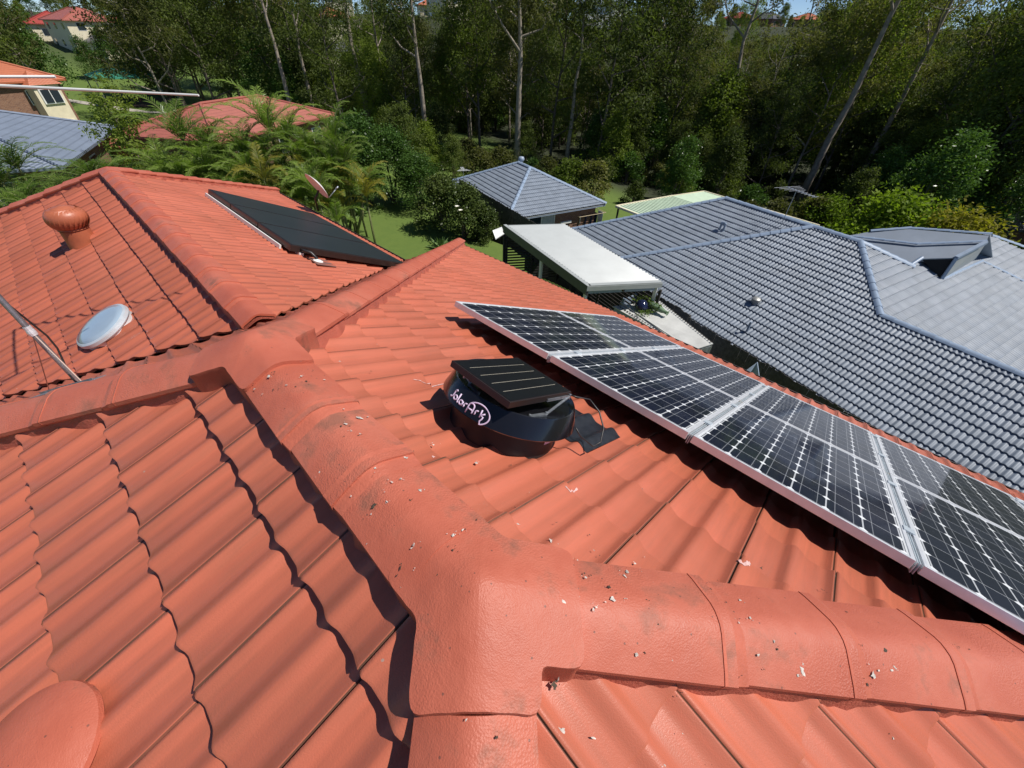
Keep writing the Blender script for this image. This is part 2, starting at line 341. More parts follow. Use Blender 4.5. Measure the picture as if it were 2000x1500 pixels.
# ------------------------------------------------------------------ roof builders
def roll(fr,flip,amp=.023):     # height across a double-roll tile: joint on a crest, steep flank one side, flat pan between
    x=np.mod(fr if not flip else -np.asarray(fr),.15); ss=lambda t:t*t*(3-2*t)
    return amp*(1-ss(np.clip(x/.036,0,1))+ss(np.clip((x-.088)/.062,0,1)))
def unit(v): v=np.array(v,float); return v/np.linalg.norm(v)
def tile_face(name,O,U,D,upper,lower,g,s0,mat,parent=None,w=.3,phase=0.,amp=.023,lip=.022,nroll=12,groove=False,gw=.0052,gd=.012,jit=.0015,seed=1,org=(0,0,0)):
    O=np.array(O,float)-np.array(org,float); U=unit(U); D=unit(D); N=np.cross(U,D); N=N if N[2]>0 else -N
    uu=np.array([p[0] for p in upper]); us_=np.array([p[1] for p in upper]); lu=np.array([p[0] for p in lower]); ls=np.array([p[1] for p in lower])
    umin,umax=max(uu[0],lu[0]),min(uu[-1],lu[-1]); r=np.random.default_rng(seed)
    k0=math.floor((umin-phase)/w); k1=math.ceil((umax-phase)/w)
    offs=list(np.arange(0,2*nroll)/(2*nroll)*w)
    if groove: offs=sorted([o for o in offs if o>gw+.003]+[0,.0011,gw-.0008,gw+.001])
    cs=[phase+k*w+o for k in range(k0,k1) for o in offs]; cs=np.array([umin]+[c for c in cs if umin<c<umax]+[umax])
    ti=np.floor((cs-phase)/w+1e-6).astype(int)-k0
    fr=(cs-phase)-(ti+k0)*w
    ph=fr/(w/2)*2*math.pi
    prof=amp*(0.5-0.5*np.cos(ph-.55))**1.0
    if groove:
        flip=np.dot(np.cross(-D,N),U)<0
        prof=roll(fr,flip,amp)-gd*((fr>.001)&(fr<gw))+(.004*(fr/w) if flip else .004*(1-fr/w))
    a=np.interp(cs,uu,us_); b=np.interp(cs,lu,ls)
    V=[];F=[];UV=[];n=len(cs); c=0; st0=s0-g*math.ceil((s0-us_.min())/g) if s0>us_.min() else s0
    while st0<ls.max():
        jz=r.normal(0,jit,k1-k0+2)[ti]; js=r.normal(0,jit*1.6,k1-k0+2)[ti]
        s_t=np.clip(st0+0*cs,a,b); s_b=np.clip(st0+g+js,a,b); s_m=np.maximum(s_b-.010,s_t)
        ok=(s_b-s_t)>1e-4
        h=lambda s:prof+jz+lip*(s-st0)/g
        base=len(V)*0
        rows=[(s_t,h(s_t)),(s_m,h(s_m)),(s_b,h(s_b)-.005),(s_b,h(s_b)-.005),(s_b+.002,prof-.006)]
        k=sum(len(v) for v in V)
        for s,hh in rows:
            V.append(O+np.outer(cs,U)+np.outer(s,D)+np.outer(hh,N)); UV.append(np.stack([(cs-phase)/w+50,np.full(n,0.)+c+.05+.9*np.clip((s-st0)/g,0,1)],1))
        i=np.nonzero(ok[:-1]|ok[1:])[0]
        for q in (0,1,3):
            if q==3:
                full=(s_b>a+1e-4)&(s_b<b-1e-4)|ok; 
            A=k+q*n+i; B=A+1; Cc=k+(q+1)*n+i+1; Dd=Cc-1
            F.append(np.stack([A,B,Cc,Dd],1))
        c+=1; st0+=g
    V=np.concatenate(V);F=np.concatenate(F);UV=np.concatenate(UV)
    if np.dot(np.cross(U,D),N)<0: F=F[:,::-1]
    me=np_mesh(name,V,F,mat,UV); o=bpy.data.objects.new(name,me); return link(o,parent)
CAPP=[(-.131,.020),(-.131,.037),(-.112,.048),(-.072,.067),(-.036,.0835),(-.016,.0888),(0,.0895),(.016,.0888),(.036,.0835),(.072,.067),(.112,.048),(.131,.037),(.131,.020)]
CAPF=[(-.13,.0),(-.09,.05),(-.03,.09),(.03,.09),(.09,.05),(.13,.0)]
def cap_verts(mb,P,Q,sc0,sc1,lift0,lift1,prof,z0,th=.014):
    P=np.array(P,float);Q=np.array(Q,float); d=unit(Q-P); side=unit(np.cross(d,Z)); up=np.cross(side,d)
    n=len(prof); vs=[]
    for X,sc,lf in ((P,sc0,lift0),(Q,sc1,lift1)):
        for y,z in prof: vs.append(X+side*y*sc+up*(z*sc+z0+lf))
        for y,z in reversed(prof): vs.append(X+side*(y*sc-np.sign(y)*th)+up*(z*sc+z0+lf-th))
    m=2*n; fs=[(k,(k+1)%m,m+(k+1)%m,m+k) for k in range(m)]
    for e in (0,m): 
        for k in range(n-1): fs.append((e+k,e+k+1,e+m-2-k,e+m-1-k))
    mb.add(vs,fs)
def cap_run(P,Q,parent,mat,prof=CAPP,expo=.385,z0=.018,single=False,name='ridge_cap',org=(0,0,0),lap=.03,widen=1.0):
    P=np.array(P,float);Q=np.array(Q,float); L=np.linalg.norm(Q-P); n=max(1,round(L/expo)); d=(Q-P)/n; du=unit(d)
    acc=MB(org)
    for i in range(n):
        mb=acc if single else MB(org)
        jy=rng.normal(0,.002,3)
        cap_verts(mb,P+d*i+jy,P+d*(i+1)+du*lap+jy,.955*widen,1.035*widen,0,.012,prof,z0)
        if not single: mb.build(name,mat,parent,smooth=38)
        if not single and i<n-1:
            q=P+d*(i+1)+du*lap+jy; bd=MB(org); cap_verts(bd,q-du*(.03+.02*rng.random()),q+du*.045,1.036*widen,.975*widen,.0118,.001,prof,z0+.0010,.02); bd.build('cap_pointing',M_point,parent,smooth=50)
    if single: acc.build(name,mat,parent,smooth=38)
def skirt(P,Q,parent,mat,hw=.117,top=.05,bot=-.085,org=(0,0,0),name='mortar_bedding'):
    mb=MB(org); P=np.array(P,float);Q=np.array(Q,float); d=unit(Q-P); side=unit(np.cross(d,Z)); up=np.cross(side,d)
    n=max(2,int(np.linalg.norm(Q-P)/.04)); r=np.random.default_rng(3)
    for sg in (-1,1):
        vs=[];fs=[]
        for i in range(n+1):
            X=P+(Q-P)*i/n; jo=r.normal(0,.002); jb=r.normal(0,.003)
            vs+= [X+side*sg*(hw+jo)+up*top, X+side*sg*(hw+.014+jo+jb)+up*(bot+.045), X+side*sg*(hw+.030+jb)+up*bot, X+side*sg*(hw-.03)+up*bot, X+side*sg*(hw-.03)+up*top]
        for i in range(n):
            for k in range(5): fs.append((5*i+k,5*i+(k+1)%5,5*i+5+(k+1)%5,5*i+5+k))
        fs+=[(0,1,2,3,4),tuple(5*n+k for k in range(5))]
        mb.add(vs,fs)
    return mb.build(name,mat,parent,smooth=30)
def blob(c,arms,parent,mat,L=.35,hw=.136,z0=.036,name='junction_cap',NT=144,NR=16,skz=.05):
    c=np.array(c,float); yy=[p[0] for p in CAPP]; zz=[p[1] for p in CAPP]
    prof=lambda y: np.interp(abs(y),yy[6:],zz[6:]) if abs(y)<.131 else .037-.5*(abs(y)-.131)
    E_=[]
    for e,m,*ll in arms: e=unit((e[0],e[1],0)); E_.append((e,m,ll[0] if ll else L))
    def inside(p):
        if np.hypot(*p[:2])<hw: return True
        for e,m,La in E_:
            t=p@e; y=abs(e[0]*p[1]-e[1]*p[0])
            yy_=hw-max(0,t-(La-.02))**2*25
            if 0<t<La and y<yy_: return True
        return False
    def zf(p):
        v=[]
        for e,m,La in E_:
            t=p@e; y=e[0]*p[1]-e[1]*p[0]
            v.append(-m*t+prof(y) if t>0 else -m*0+prof(math.hypot(y,t)))
        v=np.array(v); k=55; mx=v.max(); return mx+math.log(np.exp(k*(v-mx)).sum())/k - math.log(len(v))/k*.3
    vs=[c+Z*(zf(np.zeros(3))+z0)]; 
    rad=[]
    for i in range(NT):
        t=2*math.pi*i/NT; d=np.array([math.cos(t),math.sin(t),0]); r=.05
        while inside(d*(r+.004)) : r+=.004
        rad.append(r)
    rad=np.array(rad)
    for _ in range(2): rad=(rad+.5*np.roll(rad,1)+.5*np.roll(rad,-1))/2
    for j in range(1,NR+1):
        for i in range(NT):
            t=2*math.pi*i/NT; p=np.array([math.cos(t),math.sin(t),0])*rad[i]*j/NR
            vs.append(c+p+Z*(zf(p)+z0))
    for dz,sc in ((-.018,1.0),(-.020,.99),(-skz-.09,.975)):
        for i in range(NT):
            t=2*math.pi*i/NT; p=np.array([math.cos(t),math.sin(t),0])*rad[i]*sc; p0=np.array([math.cos(t),math.sin(t),0])*rad[i]
            vs.append(c+p+Z*(zf(p0)+z0+dz))
    fs=[(0,1+i,1+(i+1)%NT) for i in range(NT)]
    for j in range(NR+2):
        for i in range(NT):
            a=1+j*NT+i; b=1+j*NT+(i+1)%NT; fs.append((a,a+NT,b+NT,b))
    mb=MB(); mb.add(vs,fs); return mb.build(name,mat,parent,smooth=38)

# ------------------------------------------------------------------ RED HOUSE
AL=R(24.734); CA,SA,TA=math.cos(AL),math.sin(AL),math.tan(AL)
L0,W0,G0=1.35,5.296,.339
VW,ZW,LW,WE=.37,-.825,9.57,3.513
EZ=-W0*TA; GND=-7.8
house=empty('red_tiled_house',(0,0,0),'two-wing brick house under an orange-red painted tile roof filling the foreground','house')
H=house
V=W0/CA
# face towards the solar panels (slopes -y)
tile_face('roof_face',(0,0,0),(1,0,0),(0,-CA,-SA),[(-W0,V),(0,0),(L0,0),(L0+W0,V)],[(-W0,V),(L0+W0,V)],G0,.27,M_red,H,phase=-.137,groove=True,seed=2)
tile_face('roof_face',(0,0,0),(1,0,0),(0,CA,-SA),[(-W0,V),(0,0),(L0,0),(L0+W0,V)],[(-W0,V),(3.2,V),(L0+W0,V)],G0,.278,M_red,H,phase=1.006,groove=True,seed=3,lip=.048,gw=.0072,gd=.016)
tile_face('roof_face',(0,0,0),(0,1,0),(-CA,0,-SA),[(-W0,V),(0,0),(W0,V)],[(-W0,V),(W0,V)],G0,.12,M_red,H,phase=.04,groove=True,seed=4)
xs=[-5.296,-3.875,-.37,3.135,5.296]
lowv=[(y, min(W0,1.791+abs(-y-.37))/CA) for y in xs]
tile_face('roof_face',(L0,0,0),(0,1,0),(CA,0,-SA),[(-W0,V),(0,0),(W0,V)],[(-W0,V),(-3.875,V-.09),(-.37,1.791/CA-.09),(3.135,V-.09),(W0,V)],G0,.2,M_red,H,phase=.1,groove=True,seed=5)
VE=WE/CA; xj=L0+1.791
tile_face('roof_face',(0,-VW,ZW),(1,0,0),(0,CA,-SA),[(xj+.06,0),(LW,0),(LW+WE,VE)],[(xj+.06,.0),(xj+.06+WE,VE),(LW+WE,VE)],G0,.41,M_red,H,phase=.0,groove=True,seed=6,nroll=6,lip=.042,gw=.008,gd=.016)
tile_face('roof_face',(0,-VW,ZW),(1,0,0),(0,-CA,-SA),[(xj+.06,0),(LW,0),(LW+WE,VE)],[(xj+.06,.0),(xj+.06+WE,VE),(LW+WE,VE)],G0,.41,M_red,H,phase=.0,groove=True,seed=7,nroll=6)
tile_face('roof_face',(LW,-VW,ZW),(0,1,0),(CA,0,-SA),[(-WE,VE),(0,0),(WE,VE)],[(-WE,VE),(WE,VE)],G0,.41,M_red,H,seed=8,nroll=4)
# valley trays
mb=MB()
for p,q in (((3.10,-.37,-.86),(6.70,-3.92,-2.50)),((3.10,-.37,-.86),(6.70,3.18,-2.50))): mb.bar(p,q,.34,.008)
mb.build('valley_tray',M_valley,H)
# ridge and hip caps
J1=np.zeros(3); J2=np.array([L0,0,0])
def hipv(sx,sy): return np.array([sx,sy,-TA])
cap_run(J2-(.21,0,0),J1+(.16,0,0),H,M_cap,expo=.33)
skirt(J1+(.2,0,0),J2-(.2,0,0),H,M_mort)
for J,sx,sy,e in ((J1,-1,-1,3.2),(J1,-1,1,2.2),(J2,1,1,W0),(J2,1,-1,W0)):
    d=hipv(sx,sy); t0=.13
    cap_run(J+d*t0,J+d*e,H,M_cap,expo=.40)
    skirt(J+d*.11,J+d*e,H,M_mort)
m2=TA/math.sqrt(2)
blob(J1,[((1,0),0,.19),((-1,-1),m2,.235),((-1,1),m2,.215)],H,M_cap)
blob(J2,[((-1,0),0,.24),((1,-1),m2,.26),((1,1),m2,.225)],H,M_cap)
WR=np.array([xj,-VW,ZW]); WF=np.array([LW,-VW,ZW])
cap_run(WF,WR+(.02,0,0),H,M_cap,expo=.40)
skirt(WF,WR+(.1,0,0),H,M_mort)
mb=MB(); cap_verts(mb,WR+(-.05,0,-.01),WR+(.10,0,-.01),.97,.97,0,0,CAPP,.016,.0); mb.box((xj-.04,-VW-.10,ZW-.09),(xj+.09,-VW+.10,ZW+.035)); mb.build('mortar_end',M_mort,H,smooth=30)
for sy in (1,-1):
    cap_run(WF,WF+hipv(1,sy)*WE,H,M_cap,expo=.40,single=True,name='hip_capping')
    skirt(WF,WF+hipv(1,sy)*WE,H,M_mort)
# walls, soffit, gutters
mb=MB()
mb.box((-W0+.5,-W0+.5,GND-.5),(L0+W0-.5,W0-.5,EZ-.02)); mb.box((L0+W0-.6,-VW-WE+.5,GND-.5),(LW+WE-.5,-VW+WE-.5,EZ-.02)); mb.build('wall',M_brick,H)
mb=MB(); mb.box((-W0+.02,-W0+.02,EZ-.06),(L0+W0-.02,W0-.02,EZ-.03)); mb.box((L0+W0,-VW-WE+.02,EZ-.06),(LW+WE-.02,-VW+WE-.02,EZ-.03)); mb.build('soffit',M_cream,H)
def gutter(pts,parent,mat,name='gutter',org=(0,0,0),h=.11,w=.11,drop=.05):
    mb=MB(org)
    for a,b in zip(pts[:-1],pts[1:]):
        a=np.array(a,float);b=np.array(b,float); d=unit(b-a); s=unit(np.cross(d,Z))
        o=s*.02
        for off,wd,ht,dz in ((0,.012,h,0),(w,.014,h,0),(w/2,w,.012,-h/2+.006)):
            mb.bar(a+s*(off)+Z*(dz-drop-h/2)+o-d*.0,b+s*off+Z*(dz-drop-h/2)+o,wd,ht)
    return mb.build(name,mat,parent)
gutter([(L0+W0,-W0,EZ),(-W0,-W0,EZ)][::-1],H,M_gutter)
gutter([(L0+W0,-W0,EZ),(L0+W0,-3.9,EZ)][::1][::-1] and [(L0+W0,-3.88,EZ),(L0+W0,-W0,EZ)][::-1],H,M_gutterc)
gutter([(L0+W0,-VW-WE,EZ),(LW+WE,-VW-WE,EZ)],H,M_gutter)
gutter([(LW+WE,-VW-WE,EZ),(LW+WE,-VW+WE,EZ)],H,M_gutter)
# droppings and litter: small flakes lying on the caps and near tiles
def surf_z(x,y):
    z=[]
    d=min(W0,max(abs(y),-x,x-L0,0)); base=-d*TA
    # caps
    best=base+.03
    def arm(o,e,m,ln):
        t=(x-o[0])*e[0]+(y-o[1])*e[1]; q=e[0]*(y-o[1])-e[1]*(x-o[0])
        if -.02<t<ln and abs(q)<.128: return -m*t+np.interp(abs(q),[p[0] for p in CAPP[6:]],[p[1] for p in CAPP[6:]])+(.037 if t<.2 else .026)
        return -9
    s2=1/math.sqrt(2)
    for o,e,m,ln in (((0,0),(1,0),0,L0),((0,0),(-s2,-s2),m2,3),((0,0),(-s2,s2),m2,3),((L0,0),(s2,-s2),m2,3),((L0,0),(s2,s2),m2,3)):
        best=max(best,arm(o,e,m,ln))
    return best
def flakes(name,mat,n,seed,zones,smin,smax,thick=.0012):
    r=np.random.default_rng(seed); mb=MB()
    for _ in range(n):
        zn=zones[r.integers(len(zones))]; x=zn[0]+r.normal(0,zn[2]); y=zn[1]+r.normal(0,zn[3]); s0=r.uniform(smin,smax)*(1 if r.random()<.8 else 1.9)
        for q in range(int(r.integers(1,5))):
            k=int(r.integers(8,13)); s=s0*(1 if q==0 else r.uniform(.15,.5)); el=r.uniform(.3,.9); th=r.uniform(0,3.14); cx=x+(0 if q==0 else r.normal(0,s0*1.4)); cy=y+(0 if q==0 else r.normal(0,s0*1.4)); ring=[]
            for i in range(k):
                t=2*math.pi*i/k; rr=s*r.uniform(.35,1.15); px=rr*math.cos(t); py=rr*el*math.sin(t)
                X=cx+px*math.cos(th)-py*math.sin(th); Y=cy+px*math.sin(th)+py*math.cos(th); ring.append((X,Y,surf_z(X,Y)+.0012))
            mb.add([(cx,cy,surf_z(cx,cy)+thick+.0012)]+ring,[(0,1+i,1+(i+1)%k) for i in range(k)])
    o=mb.build(name,mat,H,smooth=True); o['kind']='stuff'
zn=[(0,0,.14,.14),(0,0,.10,.10),(-.2,-.22,.12,.12),(-.45,-.45,.15,.15),(.6,0,.4,.06),(1.35,0,.25,.08),(.5,-.15,.4,.25),(-.8,-.8,.2,.2),(0,-.05,.12,.1)]
flakes('bird_dropping_specks',M_dropw,190,11,zn,.0018,.0078,.0008)
flakes('leaf_litter_specks',M_dropd,200,12,zn,.0015,.005,.0015)

# ------------------------------------------------------------------ things on the red roof
def onR(u,s,h=0): return np.array([u,-(s*CA+h*SA),-s*SA+h*CA])          # right face
def onWL(u,s,h=0): return np.array([u,-VW+s*CA+h*SA,ZW-s*SA+h*CA])      # wing, left face
def onWR(u,s,h=0): return np.array([u,-VW-s*CA-h*SA,ZW-s*SA+h*CA])
def onL(u,s,h=0): return np.array([u,s*CA+h*SA,-s*SA+h*CA])
NR_=np.array([0,-SA,CA]); NL_=np.array([0,SA,CA])
PU,PS,PHT,PL,PW=1.865,1.463,.180,1.380,.9375
pgroup='solar panels in two rows on the red roof'
def make_pv():
    wd,ln,th=PW-.026,PL-.012,.042
    root=empty('solar_panel',(0,0,0),'x','solar panel',pgroup)
    mb=MB(); f=.016
    mb.box((0,0,-th),(wd,f,0)); mb.box((0,ln-f,-th),(wd,ln,0)); mb.box((0,f,-th),(f,ln-f,0)); mb.box((wd-f,f,-th),(wd,ln-f,0))
    mb.build('frame',M_alu,root,bevel=.0015)
    x0,x1,y0,y1=f,wd-f,f,ln-f
    cx=(x1-x0-.030)/6; cy=(y1-y0-.030)/9
    V=[(x0,y0,-.003),(x1,y0,-.003),(x1,y1,-.003),(x0,y1,-.003),(x0,y0,-.008),(x1,y0,-.008),(x1,y1,-.008),(x0,y1,-.008)]
    F=[(0,1,2,3),(7,6,5,4),(0,4,5,1),(1,5,6,2),(2,6,7,3),(3,7,4,0)]
    UV=[((v[0]-x0-.015)/cx,(v[1]-y0-.015)/cy) for v in V]
    o=bpy.data.objects.new('glass',np_mesh('glass',V,F,M_pv,UV,smooth=False)); link(o,root)
    return root
def copy_tree(o,parent=None):
    c=o.copy(); col.objects.link(c); c.parent=parent
    for ch in list(o.children): copy_tree(ch,c)
    return c
pv=None
ordn=['farthest','second farthest','middle','second nearest','nearest']
for row in (0,1):
    for i in range(5):
        o=make_pv() if pv is None else copy_tree(pv)
        if pv is None: pv=o
        o.location=onR(PU-(i+1)*PW+.013,PS+(row+1)*PL-.006,PHT); o.rotation_euler=(AL,0,0)
        rn='upper row of panels beside the roof fan' if row==0 else 'lower row of panels along the gutter'
        lb='%s in the '%ordn[i]
        o['label']='dark gridded solar panel '+lb+rn
for k in range(0,6):
    mb=MB(); u=PU-k*PW+ (0 if 0<k else -.05)
    mb.boxm(onR(u,PS+PL+.06,PHT-.075),(.016,0,0),np.array([0,-CA,-SA])*(PL-.10),NR_*.018)
    for du in ((-.0045,.0045) if k else ()):
        mb.boxm(onR(u+du,PS+PL+.0,PHT-.03),(.0015,0,0),np.array([0,-CA,-SA])*(PL-.01),NR_*.026)
    for s in np.arange(PS+.35,PS+2*PL,.75):
        if k: mb.boxm(onR(u,s,PHT+.001),(.021,0,0),np.array([0,-CA,-SA])*.028,NR_*.004)
        mb.boxm(onR(u,s+.1,.06),(.012,0,0),np.array([0,-CA,-SA])*.02,NR_*.06)
    o=mb.build('mounting_rail',M_rail); tag(o,['aluminium rail under the far edge of the solar panels','aluminium rail in the first gap between panels from the far end','aluminium rail in the second panel gap, in front of the black fan','aluminium rail in the third panel gap, towards the right of the roof','aluminium rail under the near panels beyond the right edge','aluminium rail under the nearest end of the array'][k],'rail','mounting rails under the solar panels')
mb=MB(); mb.boxm(onR(PU-2.35,PS+PL,PHT-.016),(2.34,0,0),np.array([0,-CA,-SA])*.0035,NR_*.010)
tag(mb.build('panel_seam',M_gutterc),'pale yellowish strip between the two rows of solar panels','strip')

# ---- solar powered roof ventilator
FU,FS=.58,.70
fan=empty('roof_ventilator',onR(FU,FS,0),'round glossy black roof fan with a small solar panel on top and pale lettering','roof fan')
FO=onR(FU,FS,0); FA=NR_
fe1=np.array([1.,0,0]); fe2=np.array([0,CA,SA])       # towards +u, and up the slope
def fp(x,y,h): return FO+fe1*x+fe2*y+FA*h
mb=MB(FO); ux=np.linspace(-.325,.36,76); gv=[]
for sl in (.235,.60):
    for x in ux:
        hh=float(roll((FU+x+.137)%.3,False))+.028
        gv.append(onR(FU+x,FS+sl,hh))
n_=len(ux); gv2=[np.array(p)-NR_*.003 for p in gv]
mb.add(gv+gv2,[(i,i+1,n_+i+1,n_+i) for i in range(n_-1)]+[(2*n_+i,3*n_+i,3*n_+i+1,2*n_+i+1) for i in range(n_-1)]+[(0,n_,3*n_,2*n_),(n_-1,3*n_-1,4*n_-1,2*n_-1)]+[(i,2*n_+i,2*n_+i+1,i+1) for i in range(n_-1)]+[(n_+i,n_+i+1,3*n_+i+1,3*n_+i) for i in range(n_-1)])
mb.build('flashing',simple('lead_flashing',(.018,.02,.024),.38,0,.4,30,.3),fan,smooth=40)
mb=MB(FO); mb.lathe([(.242,.0),(.240,.03),(.232,.05),(.228,.15),(.0,.15)],fp(0,0,0),FA,56); mb.build('base',M_blackm,fan,smooth=40)
mb=MB(FO); mb.lathe([(.20,.143),(.296,.136),(.300,.141),(.2700,.219),(.267,.223),(.262,.221),(.250,.203),(.20,.198),(.12,.200),(.0,.204)],fp(0,0,0),FA,96,False); mb.lathe([(.20,.143),(.0,.143)],fp(0,0,0),FA,84,False); hous=mb.build('housing',M_black,fan,smooth=35)
pc=onR(.565,.641,.2665); hx,hy=.162,.213
pxa=np.array([1.,0,.028]); pxa=unit(pxa); pya=unit(np.array([0,CA,SA+.02])); pn=unit(np.cross(pxa,pya))
mb=MB(FO); mb.boxm(pc,pxa*hx,pya*hy,pn*.0135); pnl=mb.build('solar_module',M_brown,fan,bevel=.002)
V_=[pc+pxa*a*(hx-.007)+pya*b*(hy-.007)+pn*h-FO for h in (.0145,.0125) for a,b in((-1,-1),(1,-1),(1,1),(-1,1))]
F_=[(0,1,2,3),(7,6,5,4),(0,4,5,1),(1,5,6,2),(2,6,7,3),(3,7,4,0)]
UV_=[(0,0),(0,5),(1,5),(1,0)]*2
link(bpy.data.objects.new('cells',np_mesh('cells',V_,F_,M_fanpv,[(q[1],q[0]) if False else q for q in [(0,0),(0,5),(1,5),(1,0)]*2],smooth=False)),pnl)
for sg in (1,-1):            # folding support arms under the module
    mb=MB(FO)
    if sg>0: a=fp(-.185,.12,.198); b=pc-pxa*(hx+.004)-pya*.205-pn*.006; c=pc-pxa*(hx+.004)-pya*.03-pn*.006; m_=fp(-.20,.03,.203)
    else:    a=fp(.0,.235,.21); b=pc+pya*(hy-.02)+pxa*.09-pn*.016; c=pc+pya*(hy-.02)-pxa*.02-pn*.016; m_=fp(.06,.23,.225)
    mb.bar(a,m_,.016,.008,FA); mb.bar(c,b,.005,.012,FA)
    for q in (a,m_,b): mb.lathe([(.006,-.012),(.007,.010),(.0,.012)],q,FA,8)
    mb.bar(m_,b,.010,.005,FA)
    mb.build('bracket',M_galv,fan)
mb=MB(FO); q=pc-pxa*(hx+.0)-pya*(hy-.01)
mb.tube([q,q+fe1*-.03+NR_*.004+fe2*-.01,fp(-.23,-.25,.25),fp(-.29,-.26,.22),fp(-.345,-.245,.17),fp(-.37,-.215,.12),fp(-.36,-.18,.10),fp(-.31,-.13,.13),fp(-.285,-.10,.165)],.0035,6)
mb.build('cable',M_cable,fan,smooth=True)
mb=MB(FO); t_=R(208)
# small pale label on the base
for k in range(6):
    a0=R(176+k*3); a1=R(179+k*3); P=[fp(.2375*math.cos(a)*1.0,.2375*math.sin(a),h) for a,h in ((a0,.075),(a1,.075),(a1,.095),(a0,.095))]
    mb.add(P,[(0,1,2,3)])
mb.build('rating_label',M_lilac,fan)
# lettering wrapped on the conical housing
def rim(phi,h):               # phi degrees around, 0 = +u, 90 = up slope
    r=.300+(h-.141)/(.219-.141)*(.270-.300)+.0006; a=R(phi); return fp(r*math.cos(a),r*math.sin(a),h)
def glyphs():
    def arc(cx,cy,r,a0,a1,n=14,ry=None): ry=ry or r; return [(cx+r*math.cos(R(a0+(a1-a0)*i/n)),cy+ry*math.sin(R(a0+(a1-a0)*i/n))) for i in range(n+1)]
    S=[]; x=0
    S.append(arc(.62,1.25,.30,20,180)+arc(.28,.40,.30,10,-120)[0:] if False else [(.95,1.42),(.8,1.58),(.58,1.5),(.55,1.2),(.55,.9),(.55,.55),(.5,.2),(.28,.0),(.02,.08)])
    S.append(arc(1.25,.42,.38,0,360,20))
    S.append([(1.95,1.6),(1.95,.3),(2.05,.06),(2.2,.02)])
    S.append(arc(2.72,.42,.36,0,360,20)); S.append([(3.1,.82),(3.1,.02)])
    S.append([(3.5,.02),(3.5,.55)]+arc(3.82,.5,.32,180,70,8))
    S.append([(4.25,-.45),(4.25,.9)]+arc(4.75,.95,.5,180,0,12)+[(5.25,.9),(5.25,.2),(5.25,-.1)]); S.append([(4.25,.42),(5.25,.42)])
    S.append([(5.7,.02),(5.7,.5)]+arc(6.02,.5,.32,180,70,8))
    S.append([(6.6,1.35),(6.6,.02)]); S.append([(7.25,.92),(6.68,.5),(7.12,.28),(7.05,-.05),(6.85,-.45)]+arc(6.05,.42,2.0,-62,150,36,1.62))
    return S
mb=MB(FO); ph0,sc=71.0,5.2
for st in glyphs():
    pts=[rim(ph0+x_*sc,.159+y_*.0215) for x_,y_ in st]
    mb.tube(pts,.0033,6)
mb.build('lettering',M_lilac,hous,smooth=True)
# ---- spinning vents, skylight, hot water collectors, dish, antenna
def whirly(name,base,h0,label,rb=.155,rh=.215,hh=.24,neck=.20):
    root=empty(name,base,label,'roof vent')
    mb=MB(base); mb.lathe([(rb*1.12,-.12),(rb,.05),(rb*.98,neck),(0,neck)],base,Z,40); mb.build('neck',M_terr,root,smooth=40)
    nv=26; 
    for _ in (0,):
        mb=MB(base)
        for k in range(nv):                 # curved vanes
            a=2*math.pi*k/nv; vs=[]
            for j in range(9):
                v=j/8; z=neck+.02+hh*v; r=rb*.95+(rh-rb*.95)*math.sin(math.pi*min(1,v*1.02))**.6*1.0 if v<.85 else rb*.95+(rh-rb*.95)*math.sin(math.pi*.85)**.6*(1-v)/.15
                for off,rr in ((0,r),(R(14),r*.93)):
                    t=a+off+.5*v; vs.append(np.array(base)+(rr*math.cos(t),rr*math.sin(t),z))
            mb.add(vs,[(2*j,2*j+1,2*j+3,2*j+2) for j in range(8)])
        mb.build('vane_head',M_terr,root,smooth=True)
    mb=MB(base); prof=[(rb*.9,neck+.0),(rb*1.05,neck+.012),(rb*.9,neck+.03)]+[(rh*.985*math.sin(math.pi*v)**.55,neck+.03+hh*(1-math.cos(math.pi*v))/2) for v in np.linspace(.15,1,12)]
    mb.lathe(prof,base,Z,36,False); mb.build('core',M_terr,root,smooth=True)
    mb=MB(base); mb.lathe([(0,neck+hh+.045),(rb*.55,neck+hh+.035),(rb*.95,neck+hh+.005),(rb*.9,neck+hh-.02)],base,Z,36,False); mb.build('top_cap',M_terr,root,smooth=True)
    return root
whirly('spinning_roof_vent',onWL(7.45,.86,0),0,'terracotta coloured bulbous spinning vent on the left slope of the far roof wing')
c=onL(.62,1.03,0)
root=empty('roof_vent_cap',c,'low round pale red vent cap cut by the lower left corner of the photo','roof vent')
mb=MB(c); mb.lathe([(.075,-.02),(.075,.10),(0,.10)],c,NL_*.5+Z*.5,32); mb.build('neck',M_terr,root,smooth=40)
mb=MB(c); mb.lathe([(.06,.075),(.165,.07),(.172,.078),(.170,.092),(.150,.105),(.10,.122),(.05,.131),(0,.133)],c,unit(NL_*.6+Z*.4),56,False); mb.build('cap',M_cap,root,smooth=35)
# round skylight
c=onWL(4.86,1.03,.02)
root=empty('round_skylight',c,'round flat skylight with a milky blue-grey cover and clear rim on the left roof slope','skylight')
mb=MB(c); mb.lathe([(.25,-.02),(.245,.035),(.22,.05),(.0,.05)],c,NL_,48); mb.build('curb',M_alu,root,smooth=40)
mb=MB(c); mb.lathe([(.262,.035),(.268,.045),(.262,.075),(.245,.086),(.235,.084)],c,NL_,56,False); mb.build('rim',M_rail,root,smooth=40)
mb=MB(c); mb.lathe([(.244,.07),(.240,.088),(.18,.098),(.1,.104),(0,.106)],c,NL_,56,False); mb.build('cover',M_sky,root,smooth=True)
